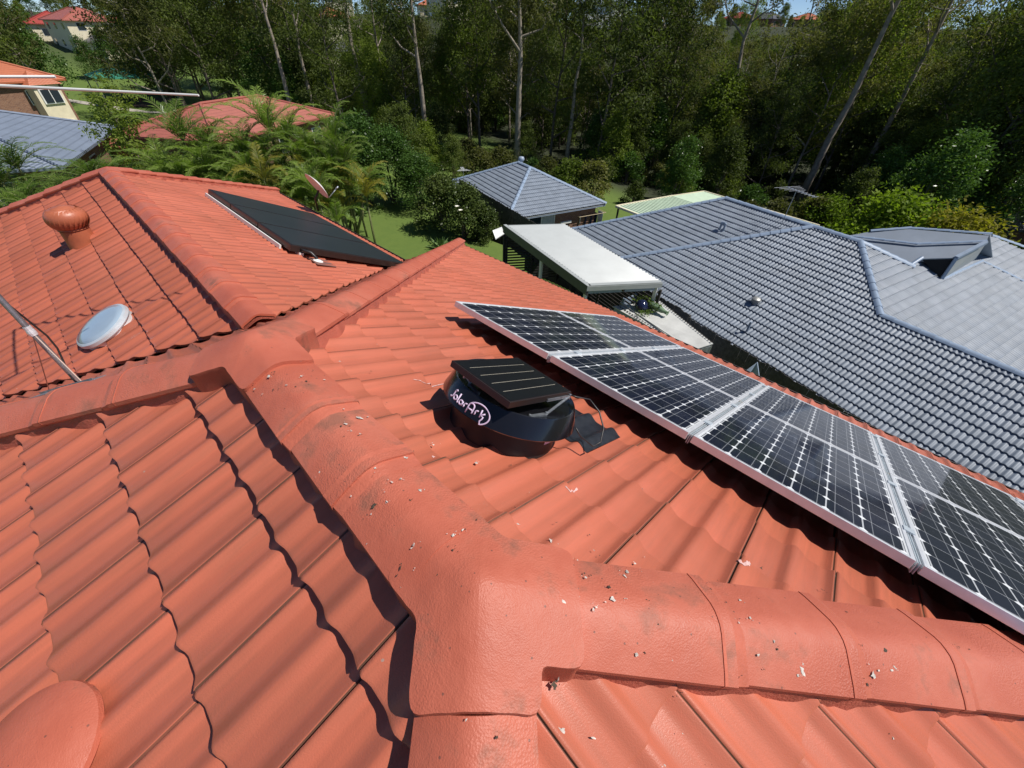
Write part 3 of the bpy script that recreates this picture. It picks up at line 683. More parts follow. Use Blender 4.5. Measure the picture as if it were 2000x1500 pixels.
# hot water collectors
tiltx=.0
for k,lb in enumerate(['nearest the roof valley','in the middle of the three','farthest away, by the palms']):
    u0=5.72+k*1.20; 
    P=lambda u,s,h: onWR(u,s,h)
    c=P(u0,1.27,.1)
    root=empty('solar_collector',c,'long dark solar hot water collector, '+lb,'solar collector','solar hot water collectors')
    mb=MB(c); a=P(u0,1.27,.09); ctr=P(u0+.585,2.24,.115)
    mb.boxm(ctr,(.583,0,0),np.array([0,-CA,-SA])*.97,NR_*.045); mb.build('casing',M_brown,root,bevel=.004)
    mb=MB(c); mb.boxm(P(u0+.585,2.24,.163),(.565,0,0),np.array([0,-CA,-SA])*.952,NR_*.0035); mb.build('cover_glass',M_coll,root)
mb=MB(); 
for s_ in (1.42,3.05): mb.boxm(onWR(5.72+1.785,s_,.05),(1.80,0,0),np.array([0,-CA,-SA])*.03,NR_*.02)
mb.boxm(onWR(5.72+1.9,1.235,.055),(1.66,0,0),np.array([0,-CA,-SA])*.012,NR_*.028)
tag(mb.build('collector_rails',M_white),'pale mounting rails along the upper edge of the black hot water collectors','rail')
c=onWR(5.62,1.36,.1); root=empty('water_pipe',c,'black insulated pipe running from the hot water collectors into the roof','pipe')
mb=MB(c); mb.tube([onWR(5.73,1.42,.11),onWR(5.66,1.43,.12),onWR(5.60,1.50,.12),onWR(5.55,1.56,.07),onWR(5.53,1.58,.0)],.022,10); mb.tube([onWR(5.73,1.50,.11),onWR(5.66,1.50,.12),onWR(5.62,1.50,.12)],.018,8); mb.build('pipe',M_cable,root,smooth=True)
mb=MB(c); mb.lathe([(.07,-.0),(.06,.012),(.03,.02),(.024,.03)],onWR(5.53,1.58,.035),NR_,20,False); mb.build('collar',M_white,root,smooth=True)
mb=MB(c); mb.boxm(onWR(5.50,1.62,.034),(.16,0,0),np.array([0,-CA,-SA])*.14,NR_*.003); mb.build('flashing_sheet',simple('grey_red_lead',(.20,.10,.08),.6),root)
# satellite dish at the far gutter of the wing
db=np.array([13.2-.35,-VW-WE+.05,EZ+.02]); 
db=at(622,412,EZ+.1)
ctr=at(620,363,EZ+1.0)
dist=np.linalg.norm(db-CAM)
ctr=CAM+ray(619,363)*dist*.985
root=empty('satellite_dish',db,'pale satellite dish seen almost edge-on at the far gutter in front of the palms','satellite dish')
mb=MB(db); mb.tube([db,db+Z*.28,ctr-np.array([.02,-.0,.10])],.022,8); mb.build('mast',M_brown,root,smooth=True)
axd=unit(np.cross(unit(np.cross(ray(597,341),ray(642,387))),ray(620,363))*-1.0+ray(620,363)*-.13*-1)
axd=unit(np.array([-.0,0,0])+unit(np.cross(ray(597,341),ray(642,387)))+ray(619,363)*-.20)
rd=np.linalg.norm(ray(597,341)-ray(642,387))*dist/2
mb=MB(db); mb.lathe([(0,-.075),(rd*.5,-.055),(rd*.85,-.018),(rd,.004),(rd*.99,.010),(rd*.84,-.010),(rd*.5,-.046),(0,-.066)],ctr,axd,40,False); mb.build('reflector',simple('dish_paint',(.72,.66,.62),.6),root,smooth=35)
mb=MB(db); foc=CAM+ray(659,366)*dist*.985; low=CAM+ray(641,388)*dist*.985
mb.tube([low-axd*.03,low+(foc-low)*.35,foc],.010,6); mb.tube([foc-axd*.03,foc+axd*.05],.022,8); mb.build('feed_arm',M_galv,root,smooth=True)
# TV antenna on the left
pb=np.array([3.60,.84,-1.05]); top=np.array([3.78,.93,1.32])
pb=np.array([3.56,.83,-1.02])
root=empty('tv_antenna',pb,'leaning galvanised antenna pole with stay wires and long white rods at the left edge','antenna')
mb=MB(pb); mb.tube([pb,top],.017,12); mb.build('pole',M_galv,root,smooth=40)
mid=pb+(top-pb)*.20
mb=MB(pb); mb.lathe([(.022,-.02),(.024,0),(.022,.02)],mid,unit(top-pb),12); mb.lathe([(.021,-.04),(.021,.0)],mid+(top-pb)*.02,unit(top-pb),12); mb.build('clamp',M_alu,root)
mb=MB(pb); sw=simple('stay_wire',(.42,.30,.24),.5)
mb.tube([mid,np.array([3.35,.78,-.93])],.0045,6); mb.tube([mid,np.array([4.25,1.12,-1.33])],.0035,6); mb.build('stay',sw,root)
mb=MB(pb); ca_=[pb+(top-pb)*.62+(0.03,.03,0)]; cpts=[at(0,582,-.55),at(60,628,-.9),at(105,664,-1.05),at(122,700,-1.12),at(134,730,-1.12),at(150,748,-1.06)]
for q in range(len(cpts)): pass
cp=[CAM+ray(x,y)*d for (x,y),d in zip([(-60,540),(0,582),(50,622),(92,656),(112,680),(124,706),(134,730),(146,744),(157,750)],[4.2,4.25,4.3,4.35,4.38,4.4,4.38,4.3,4.25])]
mb.tube(cp,.006,6); mb.build('antenna_cable',M_cable,root,smooth=True)
mb=MB(pb); 
bz=top+np.array([0,0,-.06]); r1a=at(388,186,.70); r1b=at(-120,162,.70); r2a=at(108,150,.80); r2b=at(-160,150,.80)
mb.tube([r1b,r1a],[.012,.0062],8); mb.build('rod',M_white,root,smooth=40)
mb=MB(pb); mb.tube([r2b,r2a],[.008,.008],8); mb.build('rod',M_white,root,smooth=40)
mb=MB(pb); mb.tube([r1b+(0,0,.0),(r1b+r2b)/2+(0,0,.03),r2b,top-Z*.05],.012,8); mb.build('boom',M_alu,root)
# metal tray at the foot of the pole
e0,e1=at(78,768,-1.13),at(170,744,-1.0)
HN=unit(np.array([SA,0,CA]))
mb=MB(); 
def onH(x,y,h):  # far hip face
    O=np.array([L0,0,0]); d=ray(x,y); t=(h+(O-CAM)@HN)/(d@HN); return CAM+t*d
a,b=onH(80,770,.05),onH(182,742,.05); mb.bar(a,b,.16,.004,HN); mb.bar(a,b,.006,.03,HN)
tag(mb.build('lifted_flashing',M_galv),'bent dark metal flashing strip under the foot of the antenna pole','flashing')
# ------------------------------------------------------------------ terrain
NA=R(-15.616); na=np.array([math.cos(NA),math.sin(NA),0]); nn=np.array([-na[1],na[0],0])   # neighbour axes: na along their eaves, nn towards us
def qd(P): return -(P[0]*nn[0]+P[1]*nn[1])
def smooth(a,b,x): t=min(1,max(0,(x-a)/(b-a))); return t*t*(3-2*t)
def gz(x,y):
    q=-(x*nn[0]+y*nn[1]); d=math.hypot(x-CAM[0],y-CAM[1]); a_=math.degrees(math.atan2(y,x))
    z=-7.8-2.5*smooth(11.35,11.6,q)-1.3*smooth(24,42,q)
    z0=z-1.0*smooth(38,70,d)*(1-smooth(11,30,q))
    rise=max(0,d-92)*(.10+.12*smooth(0,50,q)); cap_=11+6*smooth(0,50,q)
    rise=rise if rise<cap_ else cap_+(rise-cap_)*.12
    return z0+rise
def terrain():
    xs=np.unique(np.concatenate([np.arange(-60,120,1.5),np.arange(-900,-60,40),np.arange(120,1500,20)])); ys=np.unique(np.concatenate([np.arange(-110,50,1.5),np.arange(-1500,-110,20),np.arange(50,900,40)]))
    X,Y=np.meshgrid(xs,ys,indexing='ij'); Zv=np.array([[gz(x,y) for y in ys] for x in xs])
    r=np.random.default_rng(5); Zv+=r.normal(0,.03,Zv.shape)
    V=np.stack([X,Y,Zv],-1).reshape(-1,3); n=len(ys); i,j=np.meshgrid(np.arange(len(xs)-1),np.arange(n-1),indexing='ij'); a=(i*n+j).ravel()
    F=np.stack([a,a+n,a+n+1,a+1],1); me=np_mesh('ground',V,F,M_ground)
    at_=me.attributes.new('litter','FLOAT','POINT')
    q=-(V[:,0]*nn[0]+V[:,1]*nn[1]); d=np.hypot(V[:,0],V[:,1]); lit=np.clip((q-30)/5,0,1)
    lit=np.maximum(lit,np.clip((d-125)/10,0,1)*.6)
    at_.data.foreach_set('value',lit.astype(np.float32))
    o=bpy.data.objects.new('ground',me); link(o); o['kind']='structure'
terrain()
def ground(px,py):     # where a sight line meets the terrain
    d=ray(px,py); t=2.0
    while t<900:
        P=CAM+d*t
        if P[2]<gz(P[0],P[1]): return P
        t+=.25+t*.004
    return CAM+d*t
# ------------------------------------------------------------------ GREY HOUSE next door
AL2=R(24.495); C2,S2,T2=math.cos(AL2),math.sin(AL2),math.tan(AL2)
A_=np.array([2.74817,-21.9142,-4.90348]); B_=A_-1.942*na; E2=7.062; RUN=E2*C2
gh=empty('grey_tiled_house',(A_[0],A_[1],-10.3),'long low house with a blue-grey tiled roof filling the right side beyond the solar panels','house'); GO=(A_[0],A_[1],-10.3)
D_n=nn*C2-Z*S2
RX=22.
tile_face('roof_face',A_,na,D_n,[(-RX,2.712/C2),(-1.942-2.712,2.712/C2),(-1.942,0),(0,0),(RUN,E2)],[(-RX,E2),(RUN,E2)],.34,.487*.34-.34,M_grey,gh,nroll=5,seed=21,org=GO,amp=.042,lip=.048)
# face beyond, looking to the right
D_f=-na*C2-Z*S2
WB=13.0
tile_face('roof_face',B_,nn,D_f,[(-WB,4.95/C2),(-12.0,4.0/C2),(-10.81,2.87/C2),(-10.11,2.22/C2),(-9.3,1.5/C2),(-6.0,1.2/C2),(-2.9,1.2/C2),(-1.62,1.5/C2),(0,0),(2.712,2.712/C2)],[(-WB,E2),(-1.0,E2),(2.712,2.712/C2)],.34,.1,M_grey,gh,nroll=5,seed=22,org=GO,amp=.046,lip=.05)
C_=B_+2.712*(nn-na-T2*Z)
def gcap(P,Q,name='ridge_capping',par=gh,org=GO,w=1.0): cap_run(P,Q,par,M_greycap,prof=CAPF,expo=.40,z0=.03,single=True,name=name,org=org,widen=w)
gcap(A_,B_); gcap(A_,A_+RUN*(na+nn-T2*Z)); gcap(B_,C_); gcap(C_,C_-(RX-4.7)*na); gcap(B_,B_+1.6*(-na-nn-T2*Z))
# hidden back slopes close the roof
def slab(poly,name,mat,par,org,th=.04):
    P=[np.array(p,float) for p in poly]; n=unit(np.cross(P[1]-P[0],P[2]-P[0])); n=n if n[2]>0 else -n
    mb=MB(org); mb.prism([p-n*.01 for p in P],-n*th); return mb.build(name,mat,par)
slab([B_,A_,A_+RUN*(na-nn-T2*Z),B_+RUN*(-nn-T2*Z)+na*0],'roof_back',M_grey,gh,GO)
slab([A_,A_+RUN*(na+nn-T2*Z),A_+RUN*(na-nn-T2*Z)],'roof_back',M_grey,gh,GO)
slab([C_,C_-(RX-4.7)*na,C_-(RX-4.7)*na-3.7*(nn+T2*Z),C_-3.7*(nn+na*0+T2*Z)-3.7*na],'roof_back',M_grey,gh,GO)
eA=A_+D_n*E2; 
def wallbox(p,q,z0,z1,par,org,mat,th=.12,name='wall'):
    mb=MB(org); mb.bar(np.array([p[0],p[1],(z0+z1)/2]),np.array([q[0],q[1],(z0+z1)/2]),th,z1-z0); return mb.build(name,mat,par)
w0=eA-nn*.5+na*(RUN-.5); w1=eA-nn*.5-na*(RX)
wallbox(w0,w1,-10.6,eA[2]+.02,gh,GO,M_brick)
gut=[eA-na*RX+nn*0,eA+na*RUN]; gutter(gut,gh,M_blueg,org=GO)
gutter([eA+na*RUN,eA+na*RUN-nn*2*RUN],gh,M_blueg,org=GO)
# rear wing, lower ridge further back
O3=np.array([3.05438,-24.13064,-5.49866]); A2=O3+5.0*na
tile_face('roof_face',A2,na,D_n,[(-5.5,0),(0,0),(6.4,6.4/C2)],[(-5.5,6.4/C2),(6.4,6.4/C2)],.34,.12,M_grey,gh,nroll=4,seed=23,org=GO,amp=.042,lip=.048)
gcap(A2-5.4*na,A2); gcap(A2,A2+6.4*(na+nn-T2*Z))
slab([A2,A2-5.5*na,A2-5.5*na-6*(nn+T2*Z),A2+6*(na-nn-T2*Z)],'roof_back',M_grey,gh,GO)
slab([A2,A2+6.4*(na+nn-T2*Z),A2+6.4*(na-nn-T2*Z)],'roof_back',M_grey,gh,GO)
gutter([A2+6.4*(na+nn-T2*Z),A2+6.4*(na-nn-T2*Z)],gh,M_blueg,org=GO)
# right-hand wing behind: slopes with a small gablet
def onF2(r,wv,h=0): return B_-na*r+nn*wv-Z*T2*r+h*unit(np.array([-na[0]*S2,-na[1]*S2,C2]))
NK_=nn*S2+Z*C2; NF2=np.array([-na[0]*S2,-na[1]*S2,C2])
P2=onF2(1.51,-1.61)
def onK(px,py,h=0.): d=ray(px,py); return CAM+d*((h+(P2-CAM)@NK_)/(d@NK_))
DK=nn*C2-Z*S2
KO=onK(1790,478)
Kt1,Kt2=onK(1777,447),onK(1934,459)
KR0=onK(1925,473)
slab([onK(1690,481),onK(1665,463),onK(1790,478),onK(1925,473),onK(1868,503),onK(1799,505),onK(1777,519)],'roof_face',M_greyf,gh,GO,.15)
slab([onK(1640,463,.06),onK(1700,452,.06),onK(1777,447,.06),onK(1932,460,.06),onK(1925,474,.06),onK(1790,479,.06)],'roof_face',M_greyf,gh,GO,.15)
slab([onK(1700,452,.0),Kt1,Kt2,Kt2-nn*5-Z*2.3,Kt1-nn*5-Z*2.3],'roof_back',M_grey,gh,GO)
gcap(onK(1665,463),onK(1790,478),w=.55); gcap(onK(1790,478),onK(1925,473),w=.55); gcap(onK(1700,452,.05),Kt1,w=.6); gcap(Kt1,Kt2,w=.6);  gcap(onK(1777,519),onK(1799,505),w=.6)
gcap(B_+1.6*(-na-nn-T2*Z),B_+1.6*(-na-nn-T2*Z)+.01*na,w=.5)
def F2p(px,py,h=0.): d=ray(px,py); return CAM+d*((h+(B_-CAM)@NF2)/(d@NF2))
gcap(F2p(1840,546),F2p(1916,511),w=.6); gcap(F2p(1916,511),F2p(2040,572),w=.6)
gcap(F2p(1934,461),F2p(2090,517),w=.8)
mb=MB(GO); mb.prism([onK(1799,505,-.02),onK(1868,503,-.02),F2p(1838,545,.03)],-nn*.05); mb.build('gablet_shadow',M_dark,gh)  # near-black prism stands in for the shadow the rear slope casts here
mb=MB(GO); mb.prism([onK(1868,503),onK(1926,474),F2p(1904,507,.02),F2p(1840,546,.03)],-nn*.06); mb.build('gablet_wall',M_pgreyl,gh)
mb=MB(GO); mb.bar(onK(1868,503,.05),onK(1926,473,.05),.14,.10); mb.bar(onK(1868,504,.03),F2p(1839,545,.06),.10,.08); mb.build('gablet_barge',M_blueg,gh)
# roof details on the grey house
def onF1(px,py,h=0):
    N=np.cross(na,D_n); N=N if N[2]>0 else -N
    d=ray(px,py); t=(h+(A_-CAM)@N)/(d@N); return CAM+d*t
def onF3(px,py,h=0):
    N=np.cross(na,D_n); N=N if N[2]>0 else -N
    d=ray(px,py); t=(h+(A2-CAM)@N)/(d@N); return CAM+d*t
N1=unit(np.cross(na,D_n)); N1=N1 if N1[2]>0 else -N1
c=onF1(1473,594)
root=empty('round_roof_vent',c,'small round metal flue cap standing on the grey tiles','flue')
mb=MB(c); mb.lathe([(.10,-.1),(.10,.16),(0,.16)],c,Z,20,False); mb.build('neck',M_galv,root,smooth=40)
mb=MB(c); mb.lathe([(.12,.13),(.17,.14),(.17,.24),(.12,.29),(0,.31)],c,Z,24,False); mb.lathe([(.12,.13),(0,.13)],c,Z,24,False); mb.build('cap',simple('weathered_zinc',(.36,.36,.34),.45,.4),root,smooth=40)
c=onF1(1457,650); root=tag(MB(c).tube([c-Z*.1,c+Z*.50],.045,12).build('vent_pipe',M_blueg,None,smooth=40),'short blue-grey vent pipe low on the grey roof, below the round flue cap','pipe'); root.location=c
c=onF3(1412,452); mb=MB(c); mb.tube([c-Z*.1,c+Z*.42],.06,12); mb.tube([c+na*.22-Z*.1,c+na*.22+Z*.42],.06,12); mb.tube([c+Z*.40,c+na*.22+Z*.40],.075,12)
o=tag(mb.build('vent_cowl',M_blueg,None,smooth=40),'twin pipe vent cowl high on the rear grey roof','flue'); o.location=c
def tv_ant(base,H_,label,boomdir,scale=1.0,n=9,lean=(0,0,0)):
    base=np.array(base,float); root=empty('tv_antenna',base,label,'antenna'); top=base+Z*H_+np.array(lean)
    mb=MB(base); mb.tube([base-Z*.1,top],.016,8); mb.build('mast',M_galv,root,smooth=40)
    bd=unit(boomdir); sd=unit(np.cross(bd,Z)); 
    mb=MB(base); mb.tube([top-bd*.5*scale,top+bd*.9*scale],.013,6); mb.build('boom',M_alu,root)
    mb=MB(base)
    for k in range(n):
        p=top+bd*(-.45+1.3*k/(n-1))*scale; L=(.16 if k>3 else .62-.08*k)*scale; mb.tube([p-sd*L,p+sd*L],.006,5)
    mb.build('elements',M_alu,root); return root
tv_ant(onF3(1523,445)+Z*.0,1.75,'thin television antenna on the ridge of the rear grey roof',-na+nn*.25,1.25,9)
tv_ant(at(907,383,-7.5),1.7,'small television antenna above the left corner of the hip-roofed house',na*.7-nn*.2,.75,10)
# ------------------------------------------------------------------ small hip roofed house
YS=R(-16.2); sa_=np.array([math.cos(YS),math.sin(YS),0]); sn=np.array([-sa_[1],sa_[0],0]); TS=math.tan(R(24.5)); CS,SS=math.cos(R(24.5)),math.sin(R(24.5))
e2=np.array([20.88,-23.39,-5.88]); e1=e2+1.6*sa_; SW=4.0
SO=(e2[0],e2[1],-10.3)
sh=empty('hip_roofed_house',SO,'small brick house with a pyramid-like blue-grey tiled hip roof in front of the forest','house')
V4=SW/CS
tile_face('roof_face',e2,sa_,sn*CS-Z*SS,[(-SW,V4),(0,0),(1.6,0),(1.6+SW,V4)],[(-SW,V4),(1.6+SW,V4)],.34,.1,M_grey,sh,nroll=4,seed=31,org=SO,amp=.042,lip=.048)
tile_face('roof_face',e2,sn,-sa_*CS-Z*SS,[(-SW,V4),(0,0),(SW,V4)],[(-SW,V4),(SW,V4)],.34,.1,M_grey,sh,nroll=4,seed=32,org=SO,amp=.042,lip=.048)
slab([e1,e2,e2+SW*(-sa_-sn-TS*Z),e1+SW*(sa_-sn-TS*Z)],'roof_back',M_grey,sh,SO); slab([e1,e1+SW*(sa_-sn-TS*Z),e1+SW*(sa_+sn-TS*Z)],'roof_back',M_grey,sh,SO)
cn={k:(e2 if k[0]<0 else e1)+SW*(sa_*k[0]+sn*k[1]-TS*Z) for k in ((-1,1),(-1,-1),(1,1),(1,-1))}
gcap(e2,e1,par=sh,org=SO)
for k,v in cn.items(): gcap(e2 if k[0]<0 else e1,v,par=sh,org=SO,name='hip_capping')
gutter([cn[(-1,1)],cn[(1,1)]],sh,M_blueg,org=SO); gutter([cn[(-1,-1)],cn[(-1,1)]],sh,M_blueg,org=SO)
ez=cn[(1,1)][2]; ins=.5
f0=cn[(-1,1)]+sa_*ins-sn*ins; f1=cn[(1,1)]-sa_*ins-sn*ins; f2=cn[(-1,-1)]+sa_*ins+sn*ins
wallbox(f0,f1,-10.6,ez,sh,SO,M_brick); wallbox(f0,f2,-10.6,ez,sh,SO,M_brick); wallbox(f1,cn[(1,-1)]-sa_*ins+sn*ins,-10.6,ez,sh,SO,M_brick)
mb=MB(SO); mb.prism([cn[(-1,1)]-Z*.05,cn[(1,1)]-Z*.05,cn[(1,-1)]-Z*.05,cn[(-1,-1)]-Z*.05],-Z*.03); mb.build('soffit',M_pgreyl,sh)
fd=unit(f2-f0)
def wpanel(P,d,out,x0,x1,z0,z1,mat,name,par,org,th=.05):
    mb=MB(org); c=P+d*(x0+x1)/2+Z*((z0+z1)/2-P[2])+out*.07; mb.boxm(c,d*(x1-x0)/2,out*th/2,Z*(z1-z0)/2); return mb.build(name,mat,par)
for x0,x1,mt in ((1.45,2.35,M_win),(2.42,3.4,simple('blind',(.42,.44,.43),.6))): wpanel(f0,fd,-sa_,x0,x1,-10.1,-8.0,mt,'door',sh,SO)
for x0 in (1.38,2.35,3.42): wpanel(f0,fd,-sa_,x0,x0+.06,-10.1,-7.95,M_white,'door_frame',sh,SO,.07)
wpanel(f0,fd,-sa_,.95,1.15,-9.0,-8.6,M_white,'meter_box',sh,SO,.1)
wpanel(f0,fd,-sa_,4.0,4.9,-8.75,-8.6,M_white,'light_fitting',sh,SO,.16)
fw_=unit(f1-f0)
for x0,x1 in ((1.2,2.3),(3.6,5.0)): wpanel(f0,fw_,sn,x0,x1,-9.3,-8.1,M_win,'window',sh,SO)
c=e1+sa_*.55-sn*.55-Z*.2; root=tag(MB(c).lathe([(.12,-.3),(.12,.18),(.20,.2),(.24,.32),(.18,.46),(0,.50)],c,Z,20,False).build('roof_flue',M_blueg,None,smooth=True),'domed grey flue just behind the peak of the hip roof','flue'); root.location=c
# clothes line
c=ground(1140,438)*0+np.array([*at(1143,430,-9.0)[:2],-10.3]); 
root=empty('clothes_line',c,'frame clothes line hung with navy and white washing beside the hip-roofed house','clothes line')
mb=MB(c); cc=c+Z*1.9
for q in (-1,1):
    mb.tube([cc+sa_*q*.75-sn*1.2,cc+sa_*q*.75+sn*1.2],.02,6)
for k in range(6): mb.tube([cc-sa_*.75+sn*(-1.1+k*.44),cc+sa_*.75+sn*(-1.1+k*.44)],.006,4)
mb.tube([cc+sn*1.2-sa_*.75,cc+sn*1.2+sa_*.75],.02,6); mb.tube([cc-sn*1.2-sa_*.75,cc-sn*1.2+sa_*.75],.02,6)
mb.tube([c-sn*.6,cc-sn*.6],.03,8); mb.tube([c+sn*.6,cc+sn*.6],.03,8); mb.build('frame',M_gutterc,root)
rr_=np.random.default_rng(9)
for k in range(9):
    a=cc+sn*(-1.05+.25*k)+sa_*(.35 if k%2 else -.35); wv=.22; hh=.6+.3*rr_.random(); nx=8; vs=[];fs=[]
    for i in range(nx+1):
        for j in range(5):
            x=-wv+2*wv*i/nx; vs.append(a+sa_*x*1.3+sn*(.03*math.sin(i*1.3+k)*(j/4))+Z*(-hh*j/4))
    fs=[(i*5+j,i*5+j+1,(i+1)*5+j+1,(i+1)*5+j) for i in range(nx) for j in range(4)]
    ob=MB(a).add(vs,fs).build('washing',M_clothw if k in (0,3,8) else M_cloth,None,smooth=True); ob.location=a
    m_=ob.modifiers.new('t','SOLIDIFY'); m_.thickness=.006
    tag(ob,('white garment, ' if k in (0,3,8) else 'navy garment, ')+['first','second','third','fourth','fifth','sixth','seventh','eighth','ninth'][k]+' along the clothes line beside the hip-roofed house','laundry','washing on the clothes line')
# ------------------------------------------------------------------ white patio roof, screen, shed, fence
pz=-5.2
q1,q2,q3,q4=[at(x,y,pz) for x,y in ((983,440),(1099,437),(1272,543),(1147,560))]
PO=tuple((q1+q3)/2*np.array([1,1,0])+np.array([0,0,-7.8]))
pat=empty('patio_cover',PO,'free-standing patio cover with a flat white corrugated roof and grey fascia','patio cover')
def corr(P00,P10,P01,pitch,depth,mat,name,par,org,insx=.0):
    # P00->P10 across the ribs, P00->P01 along the ribs
    X=P10-P00; Y=P01-P00; L=np.linalg.norm(X); n=int(L/pitch)*4; N=unit(np.cross(X,Y)); N=N if N[2]>0 else -N
    vs=[];k=0
    for lay in (0,-.012):
        for i in range(n+1):
            h=depth*(.5-.5*math.cos(2*math.pi*i/4)) ; p=P00+X*i/n+N*(h+lay); vs+=[p,p+Y]
    m=2*(n+1); fs=[(2*i,2*i+1,2*i+3,2*i+2) for i in range(n)]+[(m+2*i,m+2*i+2,m+2*i+3,m+2*i+1) for i in range(n)]
    fs+=[(2*i,2*i+2,m+2*i+2,m+2*i) for i in range(n)]+[(2*i+1,m+2*i+1,m+2*i+3,2*i+3) for i in range(n)]
    return MB(org).add(vs,fs).build(name,mat,par,smooth=35)
sx=unit(q4-q1); sy=unit(q2-q1); Lx=np.linalg.norm(q4-q1); Ly=np.linalg.norm(q2-q1)
q2=q1+sy*Ly; q3=q4+(q2-q1); 
corr(q1+sx*.12+sy*.14,q4-sx*.16+sy*.14,q2+sx*.12,.17,.055,M_patio,'roof_sheet',pat,PO)
def fascia(a,b,mat,name,h=.24,w=.03,dz=-.08,par=pat,org=PO): mb=MB(org); mb.bar(a+Z*dz,b+Z*dz,w,h); return mb.build(name,mat,par)
fascia(q1,q4,simple('dark_fascia',(.085,.09,.09),.5),'fascia',.34,.03,-.14); fascia(q4,q3,M_pgreyl,'fascia',.16); fascia(q1,q2,M_pgreyl,'fascia',.16); 
mb=MB(PO); mb.bar(q1+sy*.07+Z*.02,q4+sy*.07+Z*.02,.14,.03); mb.build('gutter',M_pgreyl,pat)
mb=MB(PO); mb.bar(q4-sx*.09+Z*.02+sy*.1,q3-sx*.09+Z*.02,.17,.03); mb.build('flashing',M_pgreyl,pat)
for a in (q1+sx*.1+sy*.1,q4-sx*.12+sy*.06,q3-sx*.10-sy*.10,q2+sx*.1-sy*.1,(q1+q4)/2+sy*.1):
    mb=MB(PO); mb.box((a[0]-.05,a[1]-.05,-7.9),(a[0]+.05,a[1]+.05,pz-.06)); mb.build('post',M_white if a is not None and abs((a-q1)@sx)>1 else M_darkwood,pat)
mb=MB(PO); mb.bar(q4+sy*.05-sx*.1-Z*.24,q3-sx*.1-Z*.24,.05,.12); mb.build('beam',M_blueg,pat)
mb=MB(PO); mb.bar(q1+sy*.05-Z*.26,q4+sy*.05-Z*.26,.05,.14); mb.bar((q1+q2)/2-Z*.2,(q3+q4)/2-Z*.2,.05,.12); mb.build('beam',M_darkwood,pat)
def screen(a,b,z0,z1,label,horiz=True,step=.11,t=.06,mat=M_darkwood,name='slat_screen',slope=0):
    a=np.array(a,float);b=np.array(b,float); root=empty(name,(*((a+b)/2)[:2],z0),label,'screen'); og=((a+b)/2)[0],((a+b)/2)[1],z0
    mb=MB(og); z=z0+.1
    while z<z1: mb.bar((a[0],a[1],z),(b[0],b[1],z+slope),.02,t); z+=step
    mb.build('slats',mat,root)
    for p in (a,(a+b)/2,b):
        mb=MB(og); mb.box((p[0]-.04,p[1]-.04,z0),(p[0]+.04,p[1]+.04,z1+.05)); mb.build('post',mat,root)
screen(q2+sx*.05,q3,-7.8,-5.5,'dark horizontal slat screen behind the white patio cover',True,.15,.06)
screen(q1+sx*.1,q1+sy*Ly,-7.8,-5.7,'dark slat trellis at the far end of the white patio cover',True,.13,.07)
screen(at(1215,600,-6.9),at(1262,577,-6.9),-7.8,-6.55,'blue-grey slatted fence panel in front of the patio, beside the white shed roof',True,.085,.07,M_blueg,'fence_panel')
# white shed roof
s0,s1,s2,s3=at(1196,598,-6.3),at(1290,588,-6.15),at(1393,671,-6.15),at(1352,684,-6.3)
SHO=tuple((s0+s2)/2*np.array([1,1,0])+np.array([0,0,-7.8]))
shd=empty('garden_shed',SHO,'low shed with a flat white roof between the red roof and the paling fence','shed')
mb=MB(SHO); mb.prism([s0,s1,s2,s3],-Z*.03); mb.build('roof',M_shed,shd)
mr0,mr1=at(1205,593,-6.24)*.5+s1*.5,(s3+s2)/2+ (s3-s2)*.3
mb=MB(SHO); mb.bar(at(1212,592,-6.26)+Z*.03,at(1330,671,-6.26)+Z*.03,.05,.03)
mb.build('roof_seam',M_shed,shd)
for i in range(24):
    pass
mb=MB(SHO); A1,A2_=at(1206,597,-6.27),at(1318,668,-6.27)
for i in range(22): p=A1+(A2_-A1)*i/22; mb.bar(p+Z*.02,p+(A2_-A1)/22*.55+Z*.02,.03,.02)
A1,A2_=at(1290,590,-6.13),at(1392,671,-6.13)
for i in range(24): p=A1+(A2_-A1)*i/24; mb.bar(p+Z*.015,p+(A2_-A1)/24*.55+Z*.015,.03,.02)
mb.build('ridge_closers',M_darkwood,shd)
cxy=(s0+s1+s2+s3)/4
mb=MB(SHO); mb.prism([(cxy+(p-cxy)*.96)-Z*.05 for p in (s0,s1,s2,s3)],-Z*1.6); mb.build('walls',M_blueg,shd)
mb=MB(SHO)
for i in range(16): p=s3+(s2-s3)*(i+.5)/16; mb.bar(p-Z*.08,p-Z*1.2,.02,.02,(1,0,0))
mb.build('wall_ribs',M_pgreyl,shd)
